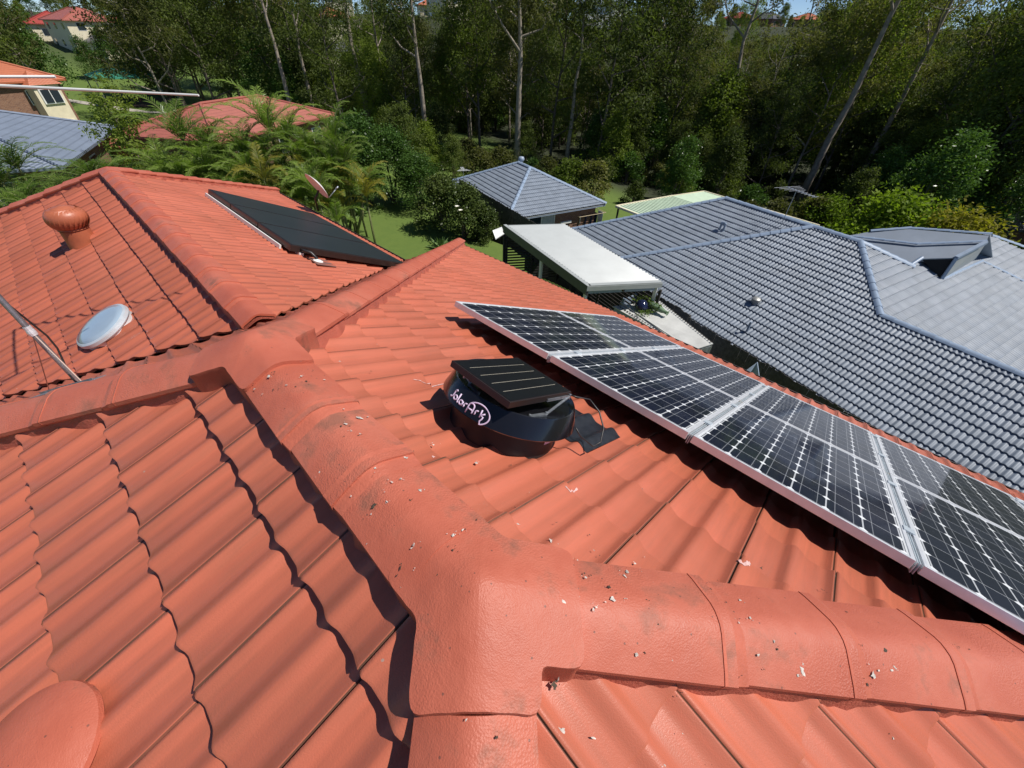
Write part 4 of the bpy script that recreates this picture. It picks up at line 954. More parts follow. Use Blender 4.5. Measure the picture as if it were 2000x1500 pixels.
# things on the shed roof
c=at(1252,601,-6.14); root=tag(MB(c).lathe([(.20,.0),(.235,.02),(.23,.10),(.19,.20),(.12,.27),(.04,.30),(0,.305)],c,Z,36).build('glazed_pot',M_glazed,None,smooth=50),'dark blue glazed dome-shaped pot upside down on the white shed roof','pot'); root.location=c
a,b=at(1266,592,-6.0),at(1304,612,-6.02); d_=b-a; L_=np.linalg.norm(d_)
root=empty('garden_vase',tuple(a),'mossy green bottle-shaped vase lying on the white shed roof','vase')
mb=MB(a); mb.lathe([(0,0),(.09,.02),(.12,L_*.2),(.125,L_*.45),(.10,L_*.6),(.095,L_*.72),(.065,L_*.82),(.06,L_*.95),(.085,L_),(.05,L_*.98),(0,L_*.9)],a,unit(d_),28,False); mb.build('body',M_vase,root,smooth=True)
r_=np.random.default_rng(4); mb=MB(a)
for _ in range(420):
    t=r_.random()**1.5*.62; th=r_.uniform(-.6,3.7); e1_=unit(np.cross(d_,Z)); p=a+d_*t+(e1_*math.cos(th)+Z*math.sin(th))*(.125)+r_.normal(0,.01,3); s_=.022; v=[p+r_.normal(0,s_,3) for _ in range(3)]; mb.add(v,[(0,1,2)])
mb.build('moss',M_moss,root)
mb=MB(c)
for _ in range(700):
    if r_.random()<.45: p=at(1262+r_.normal(0,9),608+r_.normal(0,4.5),-6.13)
    else: p=at(1258+r_.normal(0,10),586+r_.normal(0,3.5),-6.13)+Z*abs(r_.normal(0,.05))
    v=[p+r_.normal(0,.024,3)+Z*.02 for _ in range(3)]; mb.add(v,[(0,1,2)])
o=mb.build('moss_patch',M_moss); o.location=c; o['kind']='stuff'; tag(o,'bright green moss around the blue pot on the shed roof','moss')
# paling fence
def fence(q,x0,x1,top,label,zb):
    base=np.array([0,0,0])-nn*q; c0=base+na*x0; root=empty('paling_fence',(c0[0],c0[1],zb),label,'fence'); og=(c0[0],c0[1],zb); mb=MB(og); x=x0; r=np.random.default_rng(8)
    while x<x1:
        p=base+na*x; t=top+r.normal(0,.02); mb.boxm((p[0],p[1],(zb+t)/2),na*.046,nn*.009,Z*(t-zb)/2); x+=.092+ (.012 if r.random()<.2 else .004)
    mb.build('palings',M_fence,root)
    for zz in (zb+.35,top-.35): mb=MB(og); mb.bar((*(base+na*x0-nn*.05)[:2],zz),(*(base+na*x1-nn*.05)[:2],zz),.04,.08); mb.build('rail',M_fence,root)
    x=x0
    mb=MB(og)
    while x<x1: p=base+na*x-nn*.09; mb.box((p[0]-.05,p[1]-.05,zb),(p[0]+.05,p[1]+.05,top-.1)); x+=2.4
    mb.build('posts',M_fence,root,)
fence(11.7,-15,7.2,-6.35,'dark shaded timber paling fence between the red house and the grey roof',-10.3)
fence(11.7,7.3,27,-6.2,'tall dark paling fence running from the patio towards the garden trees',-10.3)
mb=MB(); k0,k1,k2=at(1450,729,-6.3),at(1480,707,-6.15),at(1484,728,-6.5)
mb=MB(k1); mb.prism([k0,k1,k1+(k0-k1)*.1-Z*.5],nn*.03); mb.prism([k1,k1+na*-.35-Z*.55,k1-Z*.55+na*.1],nn*.03); o=mb.build('metal_hood',M_blueg); o.location=k1; tag(o,'small folded pale metal hood in the dark gap beside the paling fence','hood')
# pale green carport behind
g0=at(1203,403,-7.9); g3=at(1300,420,-7.9); g1=at(1375,374,-7.9); g2=at(1600,441,-7.9)
gx=-na; u1=unit(-nn); W_=9.2; X_=9.6
GC=tuple((g0+g2)/2*np.array([1,1,0])+np.array([0,0,-11.0])); gc=empty('green_carport',GC,'flat pale green metal carport roof behind the grey house, with an open slatted left part','carport')
gm=at(1313,383,-7.9)
def lineX(P,Q,t): return P+(Q-P)*t
corr(gm,g0*.0+gm+(g2-g1)*1.0,g1-Z*0+ (gm*0),.2,.03,M_pgreen,'roof_sheet',gc,GC)
mb=MB(GC)
for i in range(22):
    a=g0+(gm-g0)*i/21.; mb.bar(a,a+(g2-g1)*.42,.17 if i%1==0 else .1,.04)
mb.build('battens',M_pgreen,gc)
mb=MB(GC); mb.bar(g0,g0+(g2-g1)*.42,.12,.14); mb.bar(g0,gm,.1,.14); mb.bar(gm,g1,.08,.12); mb.bar(g1,g2,.1,.12); mb.build('frame',M_cream,gc)
for p in (g0+(g2-g1)*.02+(g1-g0)*.01,g0+(g2-g1)*.25,gm): mb=MB(GC); mb.box((p[0]-.05,p[1]-.05,-11.6),(p[0]+.05,p[1]+.05,-7.93)); mb.build('post',M_darkwood,gc)
# ------------------------------------------------------------------ vegetation
def leaves(C,Rr,n,L,W,droop,r,flat=.0):
    """n leaf diamonds scattered in clumps (centres C, radii Rr)"""
    k=r.integers(0,len(C),n); p=C[k]+r.normal(0,1,(n,3))*(Rr[k][:,None])*np.array([.5,.5,.42])
    d=r.normal(0,1,(n,3)); d[:,2]=d[:,2]*.6-droop; d/=np.linalg.norm(d,axis=1)[:,None]
    s=np.cross(d,r.normal(0,1,(n,3))); s/=np.linalg.norm(s,axis=1)[:,None]
    l=L*r.uniform(.6,1.3,n)[:,None]; w_=W*r.uniform(.7,1.3,n)[:,None]
    V=np.stack([p,p+d*l*.45+s*w_*.5,p+d*l,p+d*l*.45-s*w_*.5],1).reshape(-1,3); F=np.arange(4*n).reshape(-1,4); return V,F
def gum_parts(seed,H=20,cr0=.42,spread=4.0,nl=5200,mat=M_gum,bark=M_trunk_d,leafL=.42,leafW=.13,lean=.04,trad=.26,clr=1.15,nlimb=9):
    r=np.random.default_rng(seed); mb=MB(); ph=r.uniform(0,6.28); 
    pts=[np.array([0,0,-.5])]; a=np.array([math.cos(ph),math.sin(ph),0])*lean; 
    for i in range(1,9):
        t=i/8; pts.append(np.array([0,0,H*.93*t])+a*H*t+r.normal(0,.16,3)*np.array([1,1,0])*t)
    mb.tube(pts,[trad*(1-.85*i/8)*(1.25 if i==0 else 1) for i in range(9)],8)
    C=[];Rr=[]
    def along(t): x=t*8; i=min(7,int(x)); return pts[i]+(pts[i+1]-pts[i])*(x-i)
    for k in range(nlimb):
        t=cr0+(1-cr0)*(k+.3)/nlimb*.92; b=along(t); an=ph+k*2.4+r.normal(0,.4); ln=spread*(1.15-.6*t)*r.uniform(.7,1.15)
        e=b+np.array([math.cos(an)*ln,math.sin(an)*ln,ln*r.uniform(.55,1.1)]); m=b+(e-b)*.5+np.array([0,0,-.12*ln])+r.normal(0,.2,3)
        rr=trad*(1-t)*.55+.035
        mb.tube([b,m,e],[rr,rr*.7,rr*.3],6,False)
        for j in range(4):
            q=m+(e-m)*r.uniform(.1,1.0); dd=r.normal(0,1,3); dd[2]=abs(dd[2])*.7; dd/=np.linalg.norm(dd); q2=q+dd*r.uniform(.8,1.7)*spread/4
            mb.tube([q,(q+q2)/2+r.normal(0,.1,3),q2],[rr*.4,rr*.3,.02],5,False)
            C.append(q2); Rr.append(clr*r.uniform(.7,1.3)); 
            for _ in range(2): C.append(q2+r.normal(0,.8,3)); Rr.append(clr*r.uniform(.45,.9))
    for _ in range(4): C.append(pts[-1]+r.normal(0,.9,3)); Rr.append(clr)
    C=np.array(C);Rr=np.array(Rr)
    V,F=leaves(C,Rr,nl,leafL,leafW,.75,r)
    import bmesh as _b
    tm=mb.mesh('trunk',bark,True); cm=np_mesh('crown',V,F,mat,smooth=False)
    return tm,cm
def bush_parts(seed,R_=2.,H=3.,nl=3500,mat=M_hedge,L=.22,W=.12,n=34,droop=.2,bark=M_trunk_d,low=.12):
    r=np.random.default_rng(seed); C=[];Rr=[]; mb=MB()
    for k in range(n):
        th=r.uniform(0,6.28); v=r.random()**.7; rad=R_*(1-.75*max(0,v-.45)/.55)*r.uniform(.35,1.0); 
        c=np.array([rad*math.cos(th),rad*math.sin(th),H*(low+(1-low)*v*.93)]); C.append(c); Rr.append(R_*.30*r.uniform(.6,1.25))
        if k<9: mb.tube([np.array([0,0,-.3])+r.normal(0,.06,3),c*np.array([.4,.4,.5]),c],[.05+.015*H,.035,.015],6,False)
    V,F=leaves(np.array(C),np.array(Rr),nl,L,W,droop,r)
    return mb.mesh('trunk',bark,True),np_mesh('crown',V,F,mat,smooth=False)
def plant(name,parts,loc,label,cat,group=None,rz=0,sc=1.0,scz=None,tilt=(0,0),names=('trunk','crown')):
    o=empty(name,loc,label,cat,group,rz); o.scale=(sc,sc,scz or sc); o.rotation_euler=(tilt[0],tilt[1],rz)
    for nm,me in zip(names,parts):
        c=bpy.data.objects.new(nm,me); link(c,o)
    return o
GUMS=[gum_parts(100+i,H=20,cr0=.12+.05*(i%3),nlimb=13,clr=1.3,leafL=.36,leafW=.12,trad=.17,spread=3.6+.5*(i%2),mat=[M_gum,M_gum,M_olive,M_gum,M_gumb,M_olive][i],bark=[M_trunk_d,M_trunk_d,M_trunk_l][i%3],nl=9500) for i in range(6)]
BIG=[gum_parts(200+i,H=23,cr0=.50,spread=5.2,nl=5200,mat=M_olive if i%2 else M_gum,bark=M_trunk_l,trad=.40,lean=.02,nlimb=8,clr=1.3) for i in range(3)]
BARE=[gum_parts(230+i,H=23,cr0=.62,spread=4.6,nl=[500,1500,1900][i],mat=M_olive,bark=M_trunk_l,trad=.34,lean=.02,nlimb=6,clr=.9) for i in range(3)]
DENSE=[bush_parts(300+i,R_=3.2,H=10.5,nl=10000,mat=[M_gum,M_hedge,M_gumb][i],L=.30,W=.14,n=75,droop=.4,low=.04) for i in range(3)]
SHR=[bush_parts(320+i,R_=1.7,H=3.0,nl=3600,mat=[M_gum,M_hedge,M_gumb,M_olive][i],L=.24,W=.12,n=34) for i in range(4)]
rf=np.random.default_rng(42)
def basept(px,D,py=300):
    d=ray(px,py); h=math.hypot(d[0],d[1]); x,y=CAM[0]+d[0]/h*D,CAM[1]+d[1]/h*D; return (x,y,gz(x,y)-.1)
# named trunks of the photograph
def named(px,D,label,k,sc=1.0,rz=0.,name='gum_tree',py=330,tilt=(0,0)): return plant(name,(BIG+BARE)[k],basept(px,D,py),label,'tree',None,rz,sc,tilt=tilt)
named(717,62,'tall gum with a bare pale grey trunk rising straight behind the palms',3,1.05,1.,py=220)
named(1010,52,'tall gum with a thin straight pale trunk right behind the hip roof peak',1,.95,2.)
named(1196,60,'tall gum whose pale trunk forks near the top, right of the hip-roofed house',2,1.0,.6,py=300)
named(1386,60,'tall pale-trunked gum standing in front of the patch of open sky',4,.98,3.3)
named(1588,56,'thick-trunked leaning gum forking in two, left of the dark tree mass',5,1.12,4.,tilt=(.03,.04))
named(838,58,'slender pale gum behind the hedge trees, left of the small grey roof',2,.9,5.,py=300)
for px,D,lb,k,sc in ((600,60,'thin bare-stemmed gum above the left half of the salmon roof',6,.8),(640,64,'thin crooked gum above the right end of the salmon roof',7,.75),(770,66,'thin pale gum just right of the bare pale trunk',6,.8),(1105,56,'thin pale gum above the right slope of the hip roof',7,.82),(1275,62,'thin pale gum above the left end of the green carport',6,.85),(1470,66,'thin leaning gum above the ridge antenna',7,.8),(1690,60,'thin leaning gum above the lime-green shrub',8,.95),(1770,64,'slender leaning gum above the gap between lime and yellow shrubs',7,.85)):
    named(px,D,lb,min(k,8)-3,sc,px*.7)
# the forest belt
gl='slender gum in the dense forest belt behind the grey-roofed houses'
TOPG=((1380,1510,.62),(1850,1965,.64),(765,890,.68),(1520,1625,.66),(612,745,.70),(1120,1175,.68),(1225,1260,.75))
GAPS=tuple((968+(a-968)/1.2-12,968+(b-968)/1.2+12,m) for a,b,m in TOPG)   # a tree's foot stands nearer the middle of the view than its leaning top
def scale_for(px,s):
    for a,b,m in GAPS:
        if a<px<b: return s*m
    return s
LM=[(0,'behind the left palms'),(560,'behind the right palms'),(700,'behind the hedge trees'),(800,'left of the hip-roofed house'),(900,'above the hip roof\'s left half'),(1010,'above the hip roof\'s right half'),(1110,'right of the hip-roofed house'),(1200,'above the carport slats'),(1300,'above the carport'),(1400,'below the open sky'),(1500,'above the ridge antenna'),(1600,'right of the ridge antenna'),(1690,'above the lime-green shrub'),(1800,'above the yellow shrub'),(1900,'near the right photo edge'),(2000,'at the right photo edge')]
def flabel(px,D,what,s=1.0):
    what=('big ' if s>1.08 else 'small ' if s<.78 else '')+what
    lm=[t for a,t in LM if px>=a][-1]
    dp='forest edge' if D<50 else 'forest front' if D<56 else 'just inside the forest' if D<62 else 'mid forest' if D<70 else 'inner forest' if D<80 else 'deep forest' if D<92 else 'forest back'
    return '%s, %s, %s'%(what,dp,lm)
n_=0
for row,(D0,D1,nn_t) in enumerate(((54,64,26),(64,78,34),(78,96,34),(96,125,30))):
    for i in range(nn_t):
        px=(340 if D0>60 else 640)+ (2120-(340 if D0>60 else 640))*(i+rf.uniform(.1,.9))/nn_t
        D=rf.uniform(D0,D1); s=scale_for(px,rf.uniform(.82,1.15)); k=int(rf.integers(0,6))
        if row==0 and any(a-20<px<b+20 for a,b,_ in GAPS[:2]): s*=.7
        plant('gum_tree',GUMS[k],basept(px,D),flabel(px,D,['dark green','dark green','olive','dark green','bright green','olive'][k]+' gum',s),'tree','gum trees of the forest belt',rf.uniform(0,6.28),s*rf.uniform(.9,1.1),s)
dl='dense leafy tree filling the lower storey of the forest belt'
for i in range(120):
    px=560+1560*(i+rf.uniform(0,1))/120; D=rf.uniform(47,100)
    if any(a_<px<b_ for a_,b_,_ in GAPS[:2]) and D>70: D-=25
    if px<760: D=max(D,66)
    s=rf.uniform(.65,1.15)*(.62 if D<56 else 1); k=int(rf.integers(0,3)) if rf.random()<.6 else 0
    plant('understorey_tree',DENSE[k],basept(px,D),flabel(px,D,['dull green','deep green','bright green'][k]+' leafy tree',s),'tree','lower trees of the forest belt',rf.uniform(0,6.28),s)
sl='low bush at the foot of the forest belt'
for i in range(46):
    px=800+1300*(i+rf.uniform(0,1))/46; D=rf.uniform(41,54)
    k=int(rf.integers(0,4))
    plant('forest_shrub',SHR[k],basept(px,D),flabel(px,D,['dull green','deep green','bright green','olive'][k]+' low bush'),'bush','bushes at the foot of the forest belt',rf.uniform(0,6.28),rf.uniform(.6,1.15))
# named shrubs on the right
lime=bush_parts(401,3.1,4.6,7500,M_lime,.26,.15,46,.1); yel=bush_parts(402,3.0,4.6,6500,M_yel,.26,.12,44,.1); pine=bush_parts(403,2.8,8,8000,M_hedge,.24,.10,60,.0)
plant('lime_green_shrub',lime,basept(1755,38,420),'round bright lime-green shrub behind the grey roof','shrub',sc=1.16)
plant('yellow_shrub',yel,basept(1888,37.5,420),'yellowish olive shrub right of the lime-green one','shrub',sc=1.12)
plant('feathery_tree',pine,basept(1825,46,370),'dark feathery green tree behind the lime-green shrub','tree',sc=1.1)
plant('lime_green_shrub',lime,basept(1625,44,400),'smaller yellow-green shrub beside the television antenna','shrub',sc=.75,rz=2)
plant('pale_leafed_shrub',bush_parts(404,1.8,2.6,3000,M_agave,.22,.12,26),basept(1630,34.5,440),'low pale-leafed shrub peeping over the grey roof ridge','shrub',sc=.8)
plant('feathery_tree',pine,basept(1990,47,420),'dark feathery tree at the right edge of the photo','tree',sc=.9,rz=1.5)
# garden trees behind the red roof
hed=bush_parts(410,2.3,5.6,11000,M_hedge,.15,.085,70,.1); mag=bush_parts(411,1.6,3.4,8500,M_magn,.16,.085,52,.1)
def gpt(px,py,z,D=None): P=at(px,py,z); return (P[0],P[1],gz(P[0],P[1])-.1)
def gb(px,py): P=at(px,py,-7.8); return (P[0],P[1],gz(P[0],P[1])-.1)
plant('hedge_tree',hed,gb(722,402),'tall dense dark green tree right of the palms','tree',sc=1.0,scz=.95)
plant('hedge_tree',hed,gb(772,398),'dense dark green tree between the palms and the magnolias','tree',sc=.98,scz=.82,rz=1.1)
plant('hedge_tree',hed,gb(822,408),'low dense green tree over the shaded end of the lawn','tree',sc=.85,scz=.6,rz=2.4)
plant('hedge_tree',hed,gb(690,392),'dark tree squeezed between the palms and the tall hedge tree','tree',sc=.8,rz=4)
mo=plant('magnolia_tree',mag,gb(908,462),'magnolia bush with a few white flowers left of the patio cover','tree',sc=1.0,scz=.85)
plant('magnolia_tree',mag,gb(868,448),'glossy leafed magnolia beside the lawn','tree',sc=1.0,scz=.9,rz=2)
plant('magnolia_tree',mag,gb(950,470),'small leafy shrub against the end of the patio cover','tree',sc=.55,rz=3)
mb=MB(mo.location)
rq=np.random.default_rng(6)
for k in range(7):
    a=rq.uniform(2.2,5.0); z=rq.uniform(.9,2.6); p=np.array(mo.location)+np.array([math.cos(a)*1.45,math.sin(a)*1.45,z]); 
    for j in range(6): t=6.28*j/6; o_=np.array([math.cos(t),math.sin(t),.5])*.13; mb.add([p,p+o_*.6+(0,0,.03)+np.array([-o_[1],o_[0],0])*.35,p+o_,p+o_*.6+(0,0,.03)-np.array([-o_[1],o_[0],0])*.35],[(0,1,2,3)])
fl=mb.build('flower',M_flower,mo); 
# palms
def palm_parts(seed,H=3.4,nst=3,nf=11,FL=2.2,mat=M_palm):
    r=np.random.default_rng(seed); st=MB(); V=[];F=[]; k=0
    for s_ in range(nst):
        b=np.array([r.normal(0,.6),r.normal(0,.6),-.1]); Hs=H*(1.08-.72*s_/nst)*r.uniform(.92,1.05); top=b+np.array([r.normal(0,.35),r.normal(0,.35),Hs])
        st.tube([b,(b+top)/2+r.normal(0,.08,3),top],[.07,.06,.045],8); st.tube([top,top+(0,0,.5)],[.06,.03],8)
        for f in range(nf):
            an=6.28*f/nf+r.normal(0,.25); el=r.uniform(.7,1.5); fl=FL*r.uniform(.8,1.15); d=np.array([math.cos(an),math.sin(an),0]); 
            prev=top+(0,0,.4); P=[prev]
            for j in range(10):
                e=el-2.0*(j/9)**1.5*(.65+.3*r.random()*.5); prev=prev+fl/10*(d*math.cos(e)+Z*math.sin(e)); P.append(prev)
            st.tube(P,[.018]*6+[.008]*5,4,False)
            sd=np.cross(d,Z)
            for j in range(2,34):
                t=j/33.5*10; i=min(9,int(t)); p=P[i]+(P[i+1]-P[i])*(t-i); tg=unit(P[i+1]-P[i]); nrm=unit(np.cross(sd,tg)); ll=(.50*math.sin(math.pi*min(1,.30+j/48))+.10)*r.uniform(.92,1.08)
                for sg in (-1,1):
                    dr=unit(sd*sg*.72+tg*.85+nrm*(.30+.10*r.normal())+r.normal(0,.05,3)); w_=tg*.022; mid=p+dr*ll*.5+Z*-.01; tip=p+dr*ll+Z*(-.22*ll-.03)
                    V+=[p-w_*.5,p+w_*.5,mid+w_,tip,mid-w_]; F+=[(k,k+1,k+2,k+4),(k+4,k+2,k+3,k+3)]; k+=5
    F=[f for f in F]; me=bpy.data.meshes.new('fronds'); me.from_pydata([tuple(v) for v in V],[],[f if f[2]!=f[3] else f[:3] for f in F]); me.materials.append(mat); me.update()
    return st.mesh('stems',M_stem,True),me
PAL=[palm_parts(500,3.0,5,9,2.3),palm_parts(501,2.6,6,8,2.1),palm_parts(502,3.5,5,9,2.5),palm_parts(503,2.8,4,8,2.2,M_palmy)]
pal=[(30,345,-4.4,0,1.0),(95,318,-4.2,1,1.1),(160,325,-4.2,2,1.0),(225,300,-4.0,0,1.05),(285,285,-3.9,1,1.1),(330,305,-3.9,2,.95),(378,262,-3.3,2,1.15),(420,300,-3.8,0,1.0),(462,262,-3.3,0,1.15),(505,300,-3.8,1,1.05),(548,270,-3.4,2,1.05),(590,305,-3.9,0,1.0),(555,325,-4.1,3,.8),(632,285,-3.6,1,1.15),(655,335,-4.4,3,.95),(615,345,-4.5,0,.8),(0,300,-3.9,2,1.0),(250,330,-4.3,0,.9),(665,300,-3.9,2,.9),(480,330,-4.3,2,.75),(390,325,-4.3,1,.8)]
pd_=['farthest left, cut by the frame edge','leftmost clump but one','left of the whirling roof vent','above the peak of the red wing roof','right of the roof peak','below the salmon roof edge','tall, in front of the salmon roof end','centre left behind the red ridge','tall, in the middle of the salmon roof','behind the red ridge centre','tall, right of the salmon roof','left of the satellite dish','yellowing, low left of the dish','tall, above the satellite dish','yellow-tinged, right of the satellite dish','low, behind the satellite dish mast','at the left photo edge','low behind the roof peak','next to the dark hedge tree','low behind the ridge','low clump behind the ridge left']
for (px,py,z,k,s),lb in zip(pal,pd_):
    P=at(px,py+12,z); g=gz(P[0],P[1]); hh=(z-(.95 if px<345 else .6 if px<520 else .1)-g)/3.6
    plant('palm_clump',PAL[k],(P[0],P[1],g),'green cane palm clump, '+lb,'palm','cane palms behind the red roof',rz=rf.uniform(0,6),sc=s,scz=max(.7,min(1.3,hh)),names=('stems','fronds'))
# rosette plants by the lawn
def rosette(seed,n=26,L=.45):
    r=np.random.default_rng(seed); V=[];F=[];k=0
    for i in range(n):
        an=r.uniform(0,6.28); el=r.uniform(.25,1.3); d=np.array([math.cos(an)*math.cos(el),math.sin(an)*math.cos(el),math.sin(el)]); s_=np.cross(d,Z); s_/=np.linalg.norm(s_)+1e-6; l=L*r.uniform(.7,1.2)
        V+=[d*.03,d*l*.5+s_*.05,d*l-Z*.08*l,d*l*.5-s_*.05]; F.append((k,k+1,k+2,k+3)); k+=4
    return (np_mesh('leaves',np.array(V),np.array(F),M_agave,smooth=False),)
ros=[rosette(1),rosette(2,34,.55)]
for px,py,s,lb in ((704,412,1.9,'pale green rosette plant standing behind the lawn corner'),(688,425,1.3,'smaller rosette plant nearest the palms'),(862,480,1.6,'pale green rosette plant at the foot of the magnolia'),(745,402,1.2,'rosette plant in the shade at the back of the lawn')):
    P=ground(px,py+8); plant('rosette_plant',ros[0 if s<1.5 else 1],tuple(P),lb,'plant','rosette plants round the lawn',sc=s,names=('leaves',))
# broad tree in front of the park
lt=gum_parts(610,H=9.5,cr0=.2,spread=1.7,nl=4200,mat=M_gumb,leafL=.34,leafW=.15,clr=.8,trad=.15,nlimb=10)
plant('park_tree',lt,basept(238,40,240),'light green tree in front of the park lawn, left of the green shade sail','tree',sc=.62)
for px,D,s,k,lb in ((20,88,1.1,0,'big dark tree behind the antenna rods at the left edge'),(85,92,1.0,2,'big dark tree left of the hillside villa'),(-40,84,1.15,1,'dark tree cut by the left frame edge'),(55,100,1.1,3,'tall dark tree above the orange roof with the bay front'),(345,98,1.0,3,'tall tree right of the shade sail'),(400,92,1.1,0,'tall dark gum above the left end of the salmon roof'),(450,88,1.1,1,'tall dark gum above the middle of the salmon roof')):
    plant('park_edge_gum',GUMS[k],basept(px,D,200),lb,'tree',sc=s)
for px,D,s,lb in ((235,118,.70,'rounded deep green tree behind the shade sail'),(285,122,.72,'rounded deep green tree right behind the shade sail'),(190,116,.6,'rounded green tree at the back of the park'),(330,104,.85,'rounded dark tree at the edge of the park lawn'),(70,97,1.2,'rounded dark tree behind the bay-window house')):
    plant('round_park_tree',DENSE[1],basept(px,D,150),lb,'tree',sc=s)
# ------------------------------------------------------------------ background houses
def hiphouse(name,label,cat,corner,ang,Lx,Ly,hw,roofm,wallm,pitch=24,windows=True,over=.5,tiles=False):
    x0,y0=corner[0],corner[1]; zg=gz(x0,y0)-.6 if len(corner)<3 else corner[2]
    root=empty(name,(x0,y0,zg),label,cat,rz=ang); t=math.tan(R(pitch)); W=min(Lx,Ly)/2+over; zt=hw
    mb=MB(); mb.box((-Lx/2,-Ly/2,0),(Lx/2,Ly/2,zt)); mb.build('wall',wallm,root)
    a,b=Lx/2+over,Ly/2+over; r=a-W; q=b-W; top=zt+W*t
    ridge=[(-r,-q,top),(r,q,top)]
    mb=MB(); P=[(-a,-b,zt),(a,-b,zt),(a,b,zt),(-a,b,zt)]
    if r>=q: F=[(0,1,5,4),(1,2,5),(2,3,4,5),(3,0,4)]
    else: F=[(0,1,4),(1,2,5,4),(2,3,5),(3,0,4,5)]
    lo=[(p[0],p[1],p[2]-.15) for p in P]
    mb.add(P+ridge+lo,F+[(0,6,7,1),(1,7,8,2),(2,8,9,3),(3,9,6,0),(9,8,7,6)]); rm=mb.build('roof',roofm,root)
    mb=MB(); mb.tube([np.array(ridge[0])+Z*.03,np.array(ridge[1])+Z*.03],.12,6) if np.linalg.norm(np.array(ridge[0])-ridge[1])>.2 else None
    for i,p in enumerate(P): mb.tube([np.array(p)+Z*.03,np.array(ridge[0 if ((p[0]<0) if r>=q else (p[1]<0)) else 1])+Z*.03],.11,6)
    mb.build('ridge_capping',roofm,rm)
    if windows:
        for sgn,ax in ((-1,0),(1,0),(-1,1),(1,1)):
            Lf=(Lx if ax==0 else Ly); n=max(1,int(Lf/4)); nf=max(1,int(hw/2.6))
            for fl in range(nf):
                for i in range(n):
                    c=(-Lf/2+Lf*(i+.5)/n); z0=.9+fl*2.7; z1=z0+1.25
                    A=(c-.7,sgn*Ly/2-.03,z0),(c+.7,sgn*Ly/2+.03,z1)
                    Bx=(sgn*Lx/2-.03,c-.7,z0),(sgn*Lx/2+.03,c+.7,z1)
                    q_=A if ax==0 else Bx; m1=MB(); m1.box(q_[0],q_[1]); wo=m1.build('window',M_white,root)
                    m2=MB(); e=.07; 
                    if ax==0: m2.box((c-.7+e,sgn*(Ly/2+.04)-.01,z0+e),(c+.7-e,sgn*(Ly/2+.04)+.01,z1-e))
                    else: m2.box((sgn*(Lx/2+.04)-.01,c-.7+e,z0+e),(sgn*(Lx/2+.04)+.01,c+.7-e,z1-e))
                    m2.build('pane',M_win,wo)
    return root
def tiled_uv(mat): return mat
def flat_tile(name,c):
    m,nt,b=new_mat(name); b.inputs['Roughness'].default_value=.5; oc=ocoord(nt); s=nd(nt,'ShaderNodeSeparateXYZ'); nt.links.new(oc,s.inputs[0])
    zz=mth(nt,'FRACT',mth(nt,'MULTIPLY',s.outputs[2],7.2)); l=mth(nt,'LESS_THAN',zz,.22); xx=mth(nt,'FRACT',mth(nt,'MULTIPLY',mth(nt,'ADD',s.outputs[0],s.outputs[1]),3.2)); 
    nz=noise(nt,oc,1.2,4); base=ramp(nt,nz,[(.3,tuple(x*.85 for x in c)),(.7,c)]); cc=mixc(nt,mth(nt,'MULTIPLY',l,.35),base,tuple(x*.4 for x in c)); nt.links.new(cc,b.inputs['Base Color'])
    bump(nt,b,mth(nt,'ADD',mth(nt,'MULTIPLY',zz,.7),mth(nt,'SINE',mth(nt,'MULTIPLY',xx,6.283))),.5,.05); return m
F_salmon=flat_tile('salmon_tile',(.42,.13,.095)); F_orange=flat_tile('orange_tile_far',(.50,.15,.07)); F_grey=flat_tile('blue_grey_tile_far',(.20,.24,.31)); F_redd=flat_tile('deep_red_tile',(.40,.06,.045)); F_char=flat_tile('charcoal_tile',(.10,.10,.11))
# salmon roof behind the palms (two tiers)
P=at(462,226,-4.6); sal=hiphouse('salmon_roofed_house','house with a salmon-red tiled hip roof just showing above the palms','house',(P[0],P[1],-8.0),R(-58),14.5,8.0,2.9,F_salmon,M_brick,20)
P=at(322,262,-5.3); hiphouse('salmon_roofed_garage','lower salmon-red roof at the left end of the palms','house',(P[0]+2,P[1],-8.0),R(-58),6,4.5,2.1,F_salmon,M_brick,20,False)
# grey-blue roof at far left
P=at(60,255,-4.3); hiphouse('slate_roofed_house','house with a blue-grey tiled roof at the left edge behind the palms','house',(P[0]+1,P[1]+2.5,-8.0),R(-20),13,10,2.8,F_grey,M_brick,20)
P=at(-40,285,-4.6); hiphouse('slate_roofed_garage','low blue-grey roof cut by the left edge of the photo','house',(P[0]+1,P[1]+2,-8.0),R(-20),7,6,2.4,F_grey,M_brick,20,False)
# two storey bay-window house
b0=basept(95,69,235); bz_=gz(b0[0],b0[1])
bay=hiphouse('bay_window_house','two-storey brick house with an orange tiled roof and a white bay front at the left','house',(b0[0]+4.2,b0[1]+4.6,bz_-.2),R(-62),11,10,5.6,F_orange,M_brick,24)
bl=MB(); 
def bayw(x0,x1,z0,z1,y,mat,nm,th=.1): mb=MB(); mb.box((x0,y-th,z0),(x1,y+th,z1)); return mb.build(nm,mat,bay)
fy=-5.0
mb=MB(); mb.box((2.2,fy-1.1,0),(4.6,fy+.1,5.3)); mb.build('bay_front',M_cream,bay)
mb=MB(); mb.add([(1.9,fy-1.4,5.3),(4.9,fy-1.4,5.3),(4.9,fy+.5,5.3),(1.9,fy+.5,5.3),(3.4,fy+.3,6.4)],[(0,1,4),(1,2,4),(2,3,4),(3,0,4),(3,2,1,0)]); mb.build('bay_roof',F_orange,bay)
